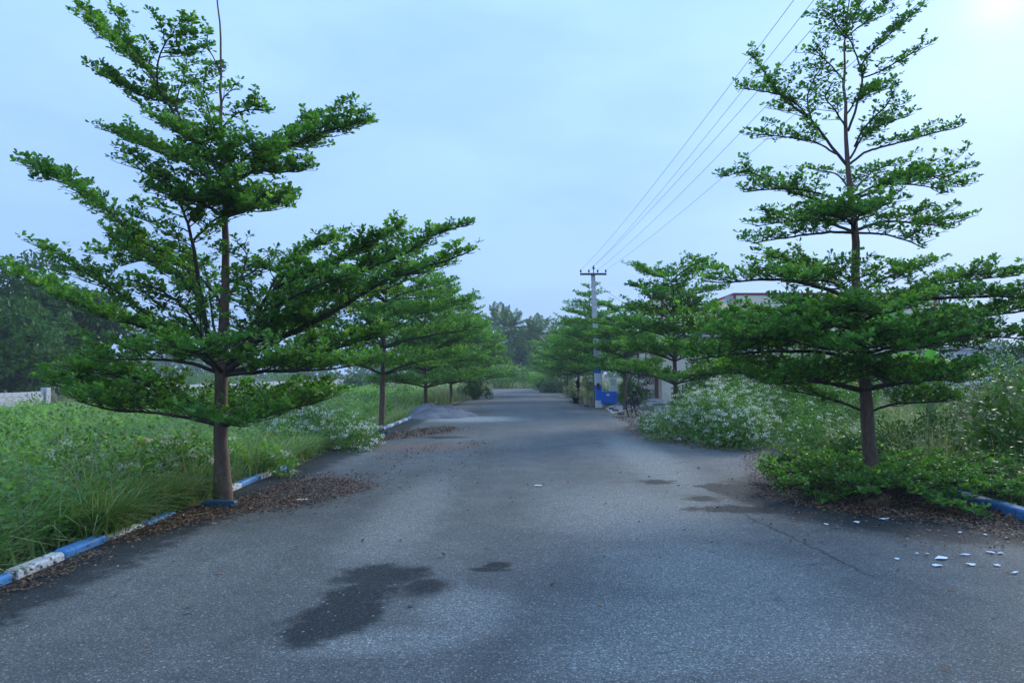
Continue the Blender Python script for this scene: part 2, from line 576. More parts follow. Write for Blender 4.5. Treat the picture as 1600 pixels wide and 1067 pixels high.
def asphalt_material():
    """old sealed road: stones in the binder, dust, wet spots with shapes of their own, tree shade painted in"""
    m, nt, b, out = new_mat('old_asphalt')
    lk = nt.links.new
    tc = nd(nt, 'ShaderNodeTexCoord')
    P = tc.outputs['Object']
    big = nd(nt, 'ShaderNodeTexNoise', Scale=.42, Detail=5.0, Roughness=.55)
    mid = nd(nt, 'ShaderNodeTexNoise', Scale=2.2, Detail=7.0, Roughness=.65)
    fine = nd(nt, 'ShaderNodeTexNoise', Scale=45.0, Detail=4.0, Roughness=.7)
    warp = nd(nt, 'ShaderNodeTexNoise', Scale=3.6, Detail=9.0, Roughness=.72)
    for n in (big, mid, fine, warp): lk(P, n.inputs['Vector'])
    # road wear runs along the road
    mp = nd(nt, 'ShaderNodeMapping')
    mp.inputs['Scale'].default_value = (1.6, .12, 1)
    lk(P, mp.inputs['Vector'])
    track = nd(nt, 'ShaderNodeTexNoise', Scale=1.0, Detail=4.0)
    lk(mp.outputs['Vector'], track.inputs['Vector'])
    base = ramp(nt, [(.25, (.060, .066, .070)), (.5, (.092, .100, .105)), (.78, (.165, .174, .178))])
    s = math_n(nt, 'ADD', math_n(nt, 'MULTIPLY', big.outputs['Fac'], .55), math_n(nt, 'MULTIPLY', track.outputs['Fac'], .45))
    lk(s, base.inputs['Fac'])
    c = mixc(nt, .35, base.outputs['Color'], ramp_link(nt, mid.outputs['Fac'], [(.3, (.048, .053, .057)), (.7, (.150, .157, .160))]))
    sx = nd(nt, 'ShaderNodeSeparateXYZ')
    lk(P, sx.inputs[0])
    w = math_n(nt, 'SUBTRACT', warp.outputs['Fac'], .5)

    def blob(cx, cy, rx, ry, rot, edge=.18, wob=1.5):
        q = nd(nt, 'ShaderNodeMapping', vector_type='TEXTURE')
        q.inputs['Location'].default_value = (cx, cy, 0)
        q.inputs['Rotation'].default_value = (0, 0, rot)
        q.inputs['Scale'].default_value = (rx, ry, 1)
        lk(P, q.inputs['Vector'])
        ln = nd(nt, 'ShaderNodeVectorMath', operation='LENGTH')
        lk(q.outputs[0], ln.inputs[0])
        d = math_n(nt, 'ADD', ln.outputs['Value'], math_n(nt, 'MULTIPLY', w, wob))
        return math_n(nt, 'SUBTRACT', 1.0, smoothstep(nt, d, 1 - edge, 1 + edge))

    def g(px, py): return gp(px, py)[:2]
    # pale dust and lime
    pale = None
    for (px, py, rx, ry, rt) in ((735, 960, .28, .42, .2), (1140, 990, .95, .75, .3), (1110, 900, .8, 1.0, .2), (1000, 800, 1.0, 1.6, 0), (1230, 1010, .6, .4, 0), (1010, 720, .5, 4.5, 0.0), (640, 800, .4, 2.2, 0.0), (1010, 1040, .6, .3, 0), (620, 1010, .5, .2, .3)):
        x, y = g(px, py)
        k = blob(x, y, rx, ry, rt, .6, 1.1)
        pale = k if pale is None else math_n(nt, 'MAXIMUM', pale, k)
    pale = math_n(nt, 'MULTIPLY', pale, math_n(nt, 'MULTIPLY', smoothstep(nt, fine.outputs['Fac'], .22, .62), .85))
    c = mixc(nt, pale, c, (.205, .215, .220))
    # rusty earth washed over the road beside the second tree
    x, y = g(660, 700)
    c = mixc(nt, math_n(nt, 'MULTIPLY', blob(x, y, 1.4, .45, 0, .6, 2.2), .5), c, (.20, .10, .06))
    # sand trodden off the heap
    x, y = g(735, 656)
    c = mixc(nt, math_n(nt, 'MULTIPLY', blob(x, y, 1.5, 1.3, 0, .6, 1.5), .8), c, (.33, .33, .33))
    # wet spots; shade under the right tree is painted in too
    damp_shade = None
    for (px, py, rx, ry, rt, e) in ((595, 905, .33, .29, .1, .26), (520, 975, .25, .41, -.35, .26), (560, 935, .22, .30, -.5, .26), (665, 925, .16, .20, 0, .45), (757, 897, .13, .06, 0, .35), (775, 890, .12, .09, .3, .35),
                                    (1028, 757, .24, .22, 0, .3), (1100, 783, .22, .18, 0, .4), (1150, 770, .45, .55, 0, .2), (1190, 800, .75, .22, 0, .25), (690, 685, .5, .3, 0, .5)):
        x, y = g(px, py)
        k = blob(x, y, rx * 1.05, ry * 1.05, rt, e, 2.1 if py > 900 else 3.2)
        damp_shade = k if damp_shade is None else math_n(nt, 'MAXIMUM', damp_shade, k)
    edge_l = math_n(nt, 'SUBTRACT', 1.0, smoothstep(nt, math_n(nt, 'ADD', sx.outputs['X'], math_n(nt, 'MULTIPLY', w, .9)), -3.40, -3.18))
    x0, y0 = 4.75, 8.7  # dark oval: the right tree's shade painted in with its wet patch
    damp_shade = math_n(nt, 'MAXIMUM', damp_shade, math_n(nt, 'MAXIMUM', math_n(nt, 'MULTIPLY', edge_l, .9), blob(x0, y0, 2.15, 2.35, 0, .10, .35)))
    c = mixc(nt, math_n(nt, 'MULTIPLY', damp_shade, math_n(nt, 'ADD', .55, math_n(nt, 'MULTIPLY', fine.outputs['Fac'], .55))), c, (.020, .024, .028))
    # aggregate: each stone its own grey
    vor = nd(nt, 'ShaderNodeTexVoronoi', Scale=130.0)
    lk(P, vor.inputs['Vector'])
    sep = nd(nt, 'ShaderNodeSeparateColor')
    lk(vor.outputs['Color'], sep.inputs[0])
    stone = ramp_link(nt, sep.outputs[0], [(0.0, (.40, .40, .41)), (.5, (.85, .85, .86)), (.9, (1.25, 1.25, 1.25)), (1.0, (2.8, 2.8, 2.75))])
    c = mixc(nt, .85, c, stone, 'MULTIPLY')
    vor2 = nd(nt, 'ShaderNodeTexVoronoi', Scale=26.0)
    lk(P, vor2.inputs['Vector'])
    sep2 = nd(nt, 'ShaderNodeSeparateColor')
    lk(vor2.outputs['Color'], sep2.inputs[0])
    chip = math_n(nt, 'MULTIPLY', math_n(nt, 'GREATER_THAN', sep2.outputs[1], .93), math_n(nt, 'LESS_THAN', vor2.outputs['Distance'], .22))
    c = mixc(nt, math_n(nt, 'MULTIPLY', chip, .6), c, (.36, .36, .35))
    # a long crack near the tree on the right
    ca, cb = g(1175, 815), g(1330, 890)
    dx, dy = cb - ca
    ln_ = math.hypot(dx, dy)
    across = math_n(nt, 'ADD', math_n(nt, 'MULTIPLY', math_n(nt, 'SUBTRACT', sx.outputs['X'], float(ca[0])), -dy / ln_), math_n(nt, 'MULTIPLY', math_n(nt, 'SUBTRACT', sx.outputs['Y'], float(ca[1])), dx / ln_))
    across = math_n(nt, 'ABSOLUTE', math_n(nt, 'ADD', across, math_n(nt, 'MULTIPLY', w, .22)))
    along = math_n(nt, 'ADD', math_n(nt, 'MULTIPLY', math_n(nt, 'SUBTRACT', sx.outputs['X'], float(ca[0])), dx / ln_), math_n(nt, 'MULTIPLY', math_n(nt, 'SUBTRACT', sx.outputs['Y'], float(ca[1])), dy / ln_))
    on = math_n(nt, 'MULTIPLY', math_n(nt, 'GREATER_THAN', along, -.2), math_n(nt, 'LESS_THAN', along, ln_ + .3))
    crack = math_n(nt, 'MULTIPLY', on, math_n(nt, 'SUBTRACT', 1.0, smoothstep(nt, across, .004, .03)))
    c = mixc(nt, math_n(nt, 'MULTIPLY', crack, .7), c, (.022, .022, .024))
    # hairline cracks
    wv = nd(nt, 'ShaderNodeVectorMath', operation='MULTIPLY_ADD')
    lk(warp.outputs['Color'], wv.inputs[0])
    wv.inputs[1].default_value = (.5, .5, 0)
    lk(P, wv.inputs[2])
    ve = nd(nt, 'ShaderNodeTexVoronoi', Scale=.42, feature='DISTANCE_TO_EDGE')
    lk(wv.outputs[0], ve.inputs['Vector'])
    hair = math_n(nt, 'MULTIPLY', math_n(nt, 'SUBTRACT', 1.0, smoothstep(nt, ve.outputs['Distance'], .001, .0055)), smoothstep(nt, mid.outputs['Fac'], .50, .62))
    c = mixc(nt, math_n(nt, 'MULTIPLY', hair, .6), c, (.025, .026, .028))
    c = mixc(nt, 1.0, c, (1.03, 1.02, .87), 'MULTIPLY')
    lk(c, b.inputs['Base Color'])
    rg = math_n(nt, 'SUBTRACT', .82, math_n(nt, 'MULTIPLY', damp_shade, .04))
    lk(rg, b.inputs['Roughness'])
    lk(math_n(nt, 'SUBTRACT', .22, math_n(nt, 'MULTIPLY', damp_shade, .14)), b.inputs['Specular IOR Level'])
    hgt = math_n(nt, 'ADD', math_n(nt, 'MULTIPLY', vor.outputs['Distance'], -1.0), math_n(nt, 'MULTIPLY', fine.outputs['Fac'], .8))
    bp = nd(nt, 'ShaderNodeBump', Strength=.55, Distance=.006)
    lk(hgt, bp.inputs['Height'])
    lk(bp.outputs['Normal'], b.inputs['Normal'])
    return m


def ramp_link(nt, fac, stops):
    r = ramp(nt, stops)
    nt.links.new(fac, r.inputs['Fac'])
    return r.outputs['Color']


M['ground'] = ground_material()
M['asphalt'] = asphalt_material()

# ------------------------------------------------------------------ the setting: ground, road, kerbs, wall
G = 640.0
gx = np.concatenate([np.linspace(-G, -60, 12), np.linspace(-50, 50, 60), np.linspace(60, G, 12)])
gy = np.concatenate([np.linspace(-G, -20, 8), np.linspace(-15, 110, 70), np.linspace(120, G, 12)])
XX, YY = np.meshgrid(gx, gy)
off_road = np.clip((np.abs(XX - .7) - 5.5) / 3.0, 0, 1)
ZZ = (vnoise(XX * .35, YY * .35, 3) - .5) * .16 * off_road * (np.abs(XX) < 60) - .004 * off_road
V = np.stack([XX, YY, ZZ], -1).reshape(-1, 3)
nx, ny = len(gx), len(gy)
F = np.array([(j * nx + i, j * nx + i + 1, (j + 1) * nx + i + 1, (j + 1) * nx + i) for j in range(ny - 1) for i in range(nx - 1)])
tag(obj('ground', mesh_np('ground', V, F, smooth=True), M['ground']), 'earthy green ground either side of the road', kind='structure')

ROAD_END = 66.0


def road_right(y):
    return np.interp(y, [-20, 12, 18, 24, 30, 50, 66], [5.42, 5.42, 4.4, 3.8, 3.05, 2.8, 2.4])


def road_left(y):
    return np.interp(y, [-20, 24, 40, 66], [-3.93, -3.93, -3.35, -2.8])


ys = np.concatenate([np.linspace(-16, 40, 180), np.linspace(40.5, ROAD_END, 40)])
us = np.linspace(0, 1, 25)
V = []
for y in ys:
    a, b_ = road_left(y), road_right(y)
    wa = (vnoise(np.array([y * 1.3]), np.array([.5]), 5)[0] - .5) * .10
    wb = (vnoise(np.array([y * 1.1]), np.array([9.5]), 8)[0] - .5) * .35
    for u in us:
        x = a + wa + (b_ + wb - a - wa) * u
        V.append((x, y, .006 + .035 * math.sin(math.pi * u) + .006 * (vnoise(np.array([x * .8]), np.array([y * .8]), 2)[0] - .5)))
nu = len(us)
F = np.array([(j * nu + i, j * nu + i + 1, (j + 1) * nu + i + 1, (j + 1) * nu + i) for j in range(len(ys) - 1) for i in range(nu - 1)])
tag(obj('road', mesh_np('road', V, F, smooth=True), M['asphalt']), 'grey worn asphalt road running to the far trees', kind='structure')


def road_z(x, y):
    u = np.clip((x - road_left(y)) / (road_right(y) - road_left(y)), 0, 1)
    return .006 + .035 * np.sin(np.pi * u)


rk = random.Random(4)
stone_mesh = {}


def stone(parent, x, y, rz, ln, mat, tilt=0.0, h=.072, w=.12):
    key = (mat, round(ln, 2), rk.randrange(2))
    if key not in stone_mesh:
        b_ = MB().box(-w / 2, w / 2, -ln / 2, ln / 2, -.12, h, .018)
        me = b_.mesh('kerb_stone')
        for v in me.vertices:
            v.co += Vector((rk.uniform(-.006, .006), rk.uniform(-.006, .006), rk.uniform(-.007, .004)))
        me.materials.append(M[mat])
        stone_mesh[key] = me
    return obj('kerb_stone', stone_mesh[key], None, parent, (x, y, 0), (tilt, rk.uniform(-.05, .05), rz))


kerb_l = tag(empty('kerb', (0, 0, 0)), 'kerb of blue and white painted stones along the grassy side of the road', kind='structure')
y = 2.2
k = 0
while y < 30:
    ln = .60
    if not (7.95 < y + ln / 2 < 9.0 or 11.4 < y < 17.3):
        stone(kerb_l, -4.0 + rk.uniform(-.02, .02), y + ln / 2, rk.uniform(-.03, .03), ln - .02, 'paint_white' if k % 2 else 'paint_blue', rk.uniform(-.02, .02)).location.z = -.035 if 6.5 < y < 8 else -.004
    y += ln + .015
    k += 1
kerb_r = tag(empty('kerb', (0, 0, 0)), 'blue painted kerb stones at the right road edge beside the low branches', kind='structure')
for i in range(9):
    stone(kerb_r, 5.50 + rk.uniform(-.02, .02), 3.2 + i * .92, rk.uniform(-.03, .03), .90, 'paint_blue', rk.uniform(-.02, .02), h=.11, w=.15)

# low wall of whitewashed blocks across the left field
WX = -20.6


def block_run(parent, y0, y1, x=WX, zt=.86, along='y'):
    bl, bh, th = .42, .20, .15
    me = MB().box(-th / 2, th / 2, -bl / 2 + .006, bl / 2 - .006, 0, bh - .012, .008).mesh('block')
    me.materials.append(M['block'])
    rows = int(round(zt / bh))
    for r in range(rows):
        yy = y0 + (bl / 2 if r % 2 else bl * .75)
        while yy + bl / 2 <= y1:
            p = (x + rk.uniform(-.004, .004), yy, r * bh) if along == 'y' else (yy, x + rk.uniform(-.004, .004), r * bh)
            obj('block', me, None, parent, p, (0, 0, rk.uniform(-.006, .006) + (0 if along == 'y' else math.pi / 2)))
            yy += bl
    mo = MB()
    a = th / 2 - .012
    if along == 'y': mo.box(x - a, x + a, y0, y1, -.1, rows * bh - .014)
    else: mo.box(y0, y1, x - a, x + a, -.1, rows * bh - .014)
    mo.build('mortar_core', M['mortar'], parent)


wall_a = tag(empty('block_wall', (0, 0, 0)), 'low wall of whitewashed blocks ending in a post under the dark trees', 'wall')
block_run(wall_a, 22.0, 28.9)
MB().box(WX - .13, WX + .13, 28.92, 29.2, -.1, .95, .01).build('end_post', M['block'], wall_a)
wall_b = tag(empty('block_wall', (0, 0, 0)), 'long pale boundary wall behind the field with a corner at its far end', 'wall')
mo = MB().box(WX - .1, WX + .1, 33.0, 78.0, -.1, .84)
mo.build('wall_run', M['block'], wall_b)
MB().box(WX - .1, WX + 2.6, 78.003, 78.2, -.1, 1.0).build('return_wall', M['block'], wall_b)
cp = MB()
for i in range(15):
    yy = 33.2 + i * 3.18
    MB().box(WX - .14, WX + .14, yy, yy + .25, -.1, .90).build('pier', M['block'], wall_b)

# ------------------------------------------------------------------ trees
UP = np.array([0, 0, 1.0])


class Tree:
    """trunk and branches as tubes, leaves in upright rosettes along flat sprays of twigs"""
    def __init__(self, name, label, base, seed, cat='tree', group=None, leaf='leaf_near', bark='bark', leafL=.07, hero=True):
        self.root = tag(empty(name, tuple(base)), label, cat, group)
        self.base = np.asarray(base, float)
        self.rng = np.random.default_rng(seed)
        self.leaf, self.bark, self.leafL, self.hero = leaf, bark, leafL, hero
        self.ros, self.gap = [], (.042 if hero else .060)

    def trunk(self, pts, rads, n=10):
        P = smooth_path(np.asarray(pts) - self.base, .18)
        s = np.linspace(0, 1, len(P))
        R = np.interp(s, np.linspace(0, 1, len(rads)), rads)
        R = R * (1 + .05 * (self.rng.random(len(P)) - .5))
        P[1:-1] += self.rng.normal(0, .006, (len(P) - 2, 3))
        MB().tube(P, list(R), n).build('trunk', M[self.bark], self.root, True)

    def twig(self, mb, p0, d, ln, rise, lvl):
        rng = self.rng
        n = max(3, int(ln / .09) + 1)
        pts = [p0]
        dd = d.copy()
        for i in range(n):
            dd = unit(dd + rng.normal(0, .13, 3) + UP * (rise * .10 - .55 * max(0.0, dd[2] - .12)))
            pts.append(pts[-1] + dd * ln / n)
        pts = np.array(pts)
        r0 = .004 + .007 * ln
        if mb is not None:
            mb.tube(pts[::2] if lvl else pts, list(np.linspace(r0, .0025, len(pts[::2] if lvl else pts))), 3 if lvl else 4, cap=False)
        return pts

    def spray(self, path, spread, r0, dens=1.0, start=.18, tube=True, r1=.006):
        """one limb: tube, alternate side twigs lying in a flat layer, rosettes above them"""
        rng = self.rng
        P = smooth_path(np.asarray(path) - self.base, .06)
        P[1:] += np.cumsum(rng.normal(0, .0035, (len(P) - 1, 3)), 0)
        mb = MB()
        mb.tube(P, list(np.linspace(r0, r1, len(P))), 7)
        seg = np.linalg.norm(np.diff(P, axis=0), axis=1)
        S = np.concatenate([[0], np.cumsum(seg)])
        tot = S[-1]
        s, sign = start * tot, 1
        tw = mb if tube else None
        while s < tot:
            i = min(np.searchsorted(S, s), len(P) - 2)
            t = unit(P[min(i + 3, len(P) - 1)] - P[max(i - 3, 0)])
            u = s / tot
            prof = (.35 + .65 * math.sin(math.pi * min(1, .18 + u * .72))) * (1 if u < .8 else 1 - (u - .8) * 2.6)
            ln = max(.10, spread * prof * rng.uniform(.45, 1.15))
            side = unit(np.cross(t, UP) * sign)
            a = rng.uniform(.35, 1.0)
            d = unit(side * math.cos(a) + unit(t * np.array([1, 1, .6])) * math.sin(a) + UP * rng.uniform(-.10, .34))
            q = self.twig(tw, P[i], d, ln, 1.0, 0)
            self.rosettes(q, ln, .22, dens)
            if ln > .26:
                for f in np.arange(.25, .92, .19 / max(.5, ln)):
                    if rng.random() < .85 * min(1.2, dens):
                        j = int(f * (len(q) - 1))
                        sd = unit(np.cross(d, UP)) * rng.choice([-1, 1])
                        d2 = unit(sd * .8 + d * .7 + UP * rng.uniform(-.10, .50))
                        l2 = ln * rng.uniform(.25, .5)
                        q2 = self.twig(tw, q[j], d2, l2, 1.2, 1)
                        self.rosettes(q2, l2, .3, dens)
            s += rng.uniform(.055, .11) / max(.45, dens)
            sign = -sign if rng.random() < .8 else sign
        self.rosettes(P[int(len(P) * .55):], tot * .45, .0, dens * .8)
        return mb

    def rosettes(self, q, ln, f0, dens):
        n = max(2, int(ln * (1 - f0) / self.gap * dens))
        f = np.clip(np.linspace(f0, 1, n) + self.rng.normal(0, .03, n), 0, 1) * (len(q) - 1)
        i = np.minimum(f.astype(int), len(q) - 2)
        p = q[i] + (q[i + 1] - q[i]) * (f - i)[:, None]
        p = p + self.rng.normal(0, .012, p.shape) + UP * self.rng.uniform(.0, .05, (n, 1))
        self.ros.append(p)

    def branch(self, path, spread, r0, dens=1.0, start=.18, tube=True):
        mb = self.spray(path, spread, r0, dens, start, tube)
        mb.build('branch', M['bark_dark'], self.root, True)

    def crown(self, per=6, young=.05):
        rng = self.rng
        R = np.vstack(self.ros)
        n = len(R)
        P = np.repeat(R, per, 0)
        keep = rng.random(len(P)) < .9
        az = rng.uniform(0, 2 * math.pi, len(P))
        el = np.radians(rng.uniform(-8, 68, len(P)))
        D = np.stack([np.cos(az) * np.cos(el), np.sin(az) * np.cos(el), np.sin(el)], 1)
        P = P + D * .008
        Nn = unit(UP + rng.normal(0, .35, P.shape))
        L = self.leafL * rng.uniform(.62, 1.18, len(P))
        patch = vnoise(P[:, 0] * 2.2 + 31, P[:, 2] * 2.2 + P[:, 1] * 1.7, 5)
        tint = np.clip(rng.normal(.30, .17, len(P)) + .42 * (patch - .5), 0, .85)
        yg = np.repeat(rng.random(n) < young, per)
        tint[yg] = rng.uniform(.7, 1, yg.sum())
        k = keep
        V, F, T = leaf_arrays(P[k], D[k], Nn[k], L[k], L[k] * (.70 if self.hero else .55), self.hero, tint[k])
        obj('crown', mesh_np('crown', V, F, T), M[self.leaf], self.root)
        return len(P)


def px_path(pts, Y0, dy, base_pt=None):
    """limb drawn by its place in the photo, with its own depth from the trunk"""
    n = len(pts)
    d = np.zeros(n)
    ln = np.cumsum([0] + [math.dist(pts[i], pts[i + 1]) for i in range(n - 1)])
    out = [at(px, py, Y0 + dy * (ln[i] / ln[-1])) for i, (px, py) in enumerate(pts)]
    return np.array(out)


def round_path(tr, frac_pt, az, ln, rise, sag=0.0):
    """limb leaving the trunk at a compass angle"""
    t = np.linspace(0, 1, 5)[:, None]
    d = np.array([math.sin(az), math.cos(az), 0])
    return frac_pt + d * ln * t + UP * (rise * ln * t ** .8 - sag * ln * t ** 2)


# --- the near tree on the left
Y1 = 8.4
b1 = gp(349, 786)
T1 = Tree('almond_tree', 'tall almond tree with wide ascending branches beside the blue and white kerb', (b1[0], b1[1], 0), 11, group='almond trees lining the road', leafL=.064)
Y1 = b1[1]
tp = [np.array([b1[0], b1[1], -.1])] + [at(x, y_, Y1) for x, y_ in ((347, 740), (345, 665), (346, 585), (351, 470), (352, 350), (347, 230), (344, 120), (345, 60), (338, -10), (330, -30))]
T1.trunk(tp, [.125, .084, .076, .068, .050, .040, .030, .020, .014, .010, .007], 12)
A = .034
for pts, dy, sp, r0, dn in [
    ([(343, 662), (290, 642), (220, 626), (140, 615), (85, 592)], .3, .55, .030, 1.1),
    ([(343, 665), (270, 648), (190, 640), (115, 622)], -.9, .55, .028, 1.1),
    ([(341, 660), (316, 644), (260, 606), (215, 583), (155, 553)], .6, .50, .030, 1.0),
    ([(300, 635), (262, 613), (200, 592), (150, 582), (95, 585)], -.3, .50, .022, 1.0),
    ([(350, 664), (400, 648), (450, 624), (512, 604)], .2, .50, .028, 1.1),
    ([(350, 666), (390, 652), (440, 642), (498, 628)], -.8, .55, .026, 1.1),
    ([(346, 664), (352, 660), (358, 664), (372, 672)], -1.6, .60, .026, 1.0),
    ([(346, 660), (375, 640), (410, 622), (440, 612)], 1.5, .55, .026, 1.0),
    ([(342, 662), (310, 640), (285, 622)], 1.6, .55, .026, 1.0),
    ([(338, 576), (318, 557), (255, 521), (171, 491), (114, 470), (60, 440), (12, 408)], .3, .50, A, 1.0),
    ([(338, 574), (300, 545), (240, 500), (210, 479), (168, 449), (120, 422), (66, 382)], -.4, .50, A, 1.0),
    ([(342, 575), (330, 540), (318, 495), (308, 460), (275, 420), (243, 397), (195, 348), (142, 300), (95, 272), (38, 250)], -.5, .48, .040, .95),
    ([(313, 470), (308, 420), (301, 379), (294, 348), (276, 306), (247, 280), (212, 258)], -.7, .45, .030, .85),
    ([(301, 379), (308, 368), (336, 345), (362, 330), (400, 322)], -.9, .42, .018, .9),
    ([(294, 348), (305, 332), (313, 311), (326, 280), (318, 250)], -1.0, .42, .018, .9),
    ([(305, 440), (290, 420), (262, 400), (215, 412), (190, 420)], .5, .45, .018, .9),
    ([(352, 575), (374, 553), (451, 497), (503, 465), (560, 428), (632, 400), (690, 368), (735, 356)], .5, .50, .042, 1.1),
    ([(354, 580), (390, 556), (431, 533), (519, 489), (564, 460), (608, 436), (656, 420), (745, 386)], -.6, .50, .042, 1.1),
    ([(350, 584), (395, 574), (445, 565), (500, 551), (600, 522)], 0, .55, .034, 1.1),
    ([(372, 560), (398, 520), (404, 487), (425, 455), (470, 428), (540, 395), (625, 348)], -.2, .50, .030, 1.1),
    ([(402, 500), (403, 480), (388, 455), (378, 430), (385, 400), (372, 384)], -.2, .42, .020, .95),
    ([(404, 487), (430, 440), (445, 415), (480, 390), (520, 372)], .6, .45, .020, 1.0),
    ([(352, 586), (400, 580), (470, 578), (545, 572)], -1.2, .60, .030, 1.1),
    ([(346, 582), (336, 570), (325, 556), (290, 548)], -1.7, .60, .030, 1.0),
    ([(350, 578), (380, 548), (420, 522), (470, 505)], 1.8, .60, .032, 1.0),
    ([(344, 580), (310, 556), (280, 535), (240, 515)], 1.7, .55, .030, 1.0),
    ([(342, 582), (290, 566), (230, 562), (165, 560)], -.9, .52, .026, 1.0),
    ([(350, 480), (330, 450), (300, 420), (250, 400)], .9, .45, .022, .8),
    ([(352, 470), (375, 440), (410, 415), (440, 398)], .9, .45, .022, .9),
    ([(352, 572), (382, 532), (430, 482), (480, 452), (540, 432)], -1.0, .45, .028, 1.0),
    ([(352, 570), (385, 520), (425, 470), (470, 445), (520, 425)], 1.1, .45, .028, 1.0),
    ([(341, 574), (315, 522), (288, 482), (250, 455), (205, 440)], -1.0, .45, .026, .95),
    ([(344, 572), (334, 505), (328, 455), (318, 412)], 1.0, .42, .024, .9),
    ([(352, 340), (385, 328), (415, 316), (440, 308)], .1, .38, .020, 1.1),
    ([(351, 338), (336, 328), (320, 318), (300, 312)], -.9, .42, .020, 1.0),
    ([(352, 336), (370, 322), (392, 312)], -.9, .40, .020, 1.0),
    ([(352, 290), (385, 275), (430, 245), (480, 215), (530, 200), (572, 187)], .2, .42, .026, 1.15),
    ([(375, 279), (402, 268), (432, 270), (464, 267)], -.3, .32, .014, 1.1),
    ([(395, 266), (440, 225), (470, 200), (500, 180)], .7, .36, .014, 1.0),
    ([(348, 288), (310, 262), (260, 243), (200, 216), (155, 203)], .1, .34, .020, .95),
    ([(347, 275), (322, 240), (292, 210), (255, 150), (225, 105), (168, 48), (130, 14)], .3, .38, .028, 1.0),
    ([(262, 160), (230, 152), (190, 130), (152, 114)], .1, .26, .012, 1.0),
    ([(246, 135), (248, 98), (262, 62), (290, 46)], -.3, .34, .013, 1.0),
    ([(225, 105), (205, 78), (190, 40), (175, 12)], -.2, .22, .010, .8),
    ([(292, 210), (275, 165), (285, 120), (290, 90)], .5, .32, .013, .8),
    ([(346, 225), (330, 185), (318, 145), (322, 105)], .1, .28, .013, .75),
    ([(347, 200), (365, 182), (388, 172), (412, 170)], .1, .26, .012, 1.0),
    ([(347, 270), (336, 250), (322, 228), (300, 215)], -1.1, .45, .020, 1.0),
    ([(348, 285), (372, 262), (385, 245), (400, 232)], -.9, .40, .018, 1.0),
    ([(348, 280), (330, 255), (310, 240)], 1.0, .40, .018, .8),
    ([(345, 120), (335, 95), (322, 70), (325, 45)], 0, .14, .008, .5),
    ([(344, 170), (352, 150), (368, 140)], 0, .18, .008, .7),
]:
    hi = sum(p[1] for p in pts) / len(pts) < 430
    T1.branch(px_path(pts, Y1, dy), sp * (1.65 if hi else 1.4), r0, dn * (1.2 if hi else 1.0))
T1.crown(6, .12)

# --- the near tree on the right
b2 = gp(1361, 768)
Y2 = b2[1]
R1 = Tree('almond_tree', 'tall tiered almond tree whose lowest branches sweep the road at the right', (b2[0], b2[1], 0), 12, group='almond trees lining the road', leafL=.062)
R1.gap = .048
tp = [np.array([b2[0], b2[1], -.1])] + [at(x, y_, Y2) for x, y_ in ((1360, 735), (1353, 620), (1343, 520), (1338, 450), (1335, 355), (1325, 270), (1321, 190), (1319, 110), (1321, 50), (1326, 0), (1330, -20))]
R1.trunk(tp, [.125, .090, .080, .072, .062, .052, .042, .032, .022, .014, .009, .006], 12)
for i in range(20):                                     # the skirt sweeping the ground
    az = i * 2 * math.pi / 20 + .2 + R1.rng.normal(0, .06)
    ln = (1.72 - .36 * math.cos(az) + .17 * math.sin(az)) * R1.rng.uniform(.80, 1.02)
    p0 = np.array([b2[0], b2[1], .06 + .10 * (i % 3)])
    R1.branch(round_path(None, p0, az, ln, .09, .10), .58, .012, 1.0, .14)
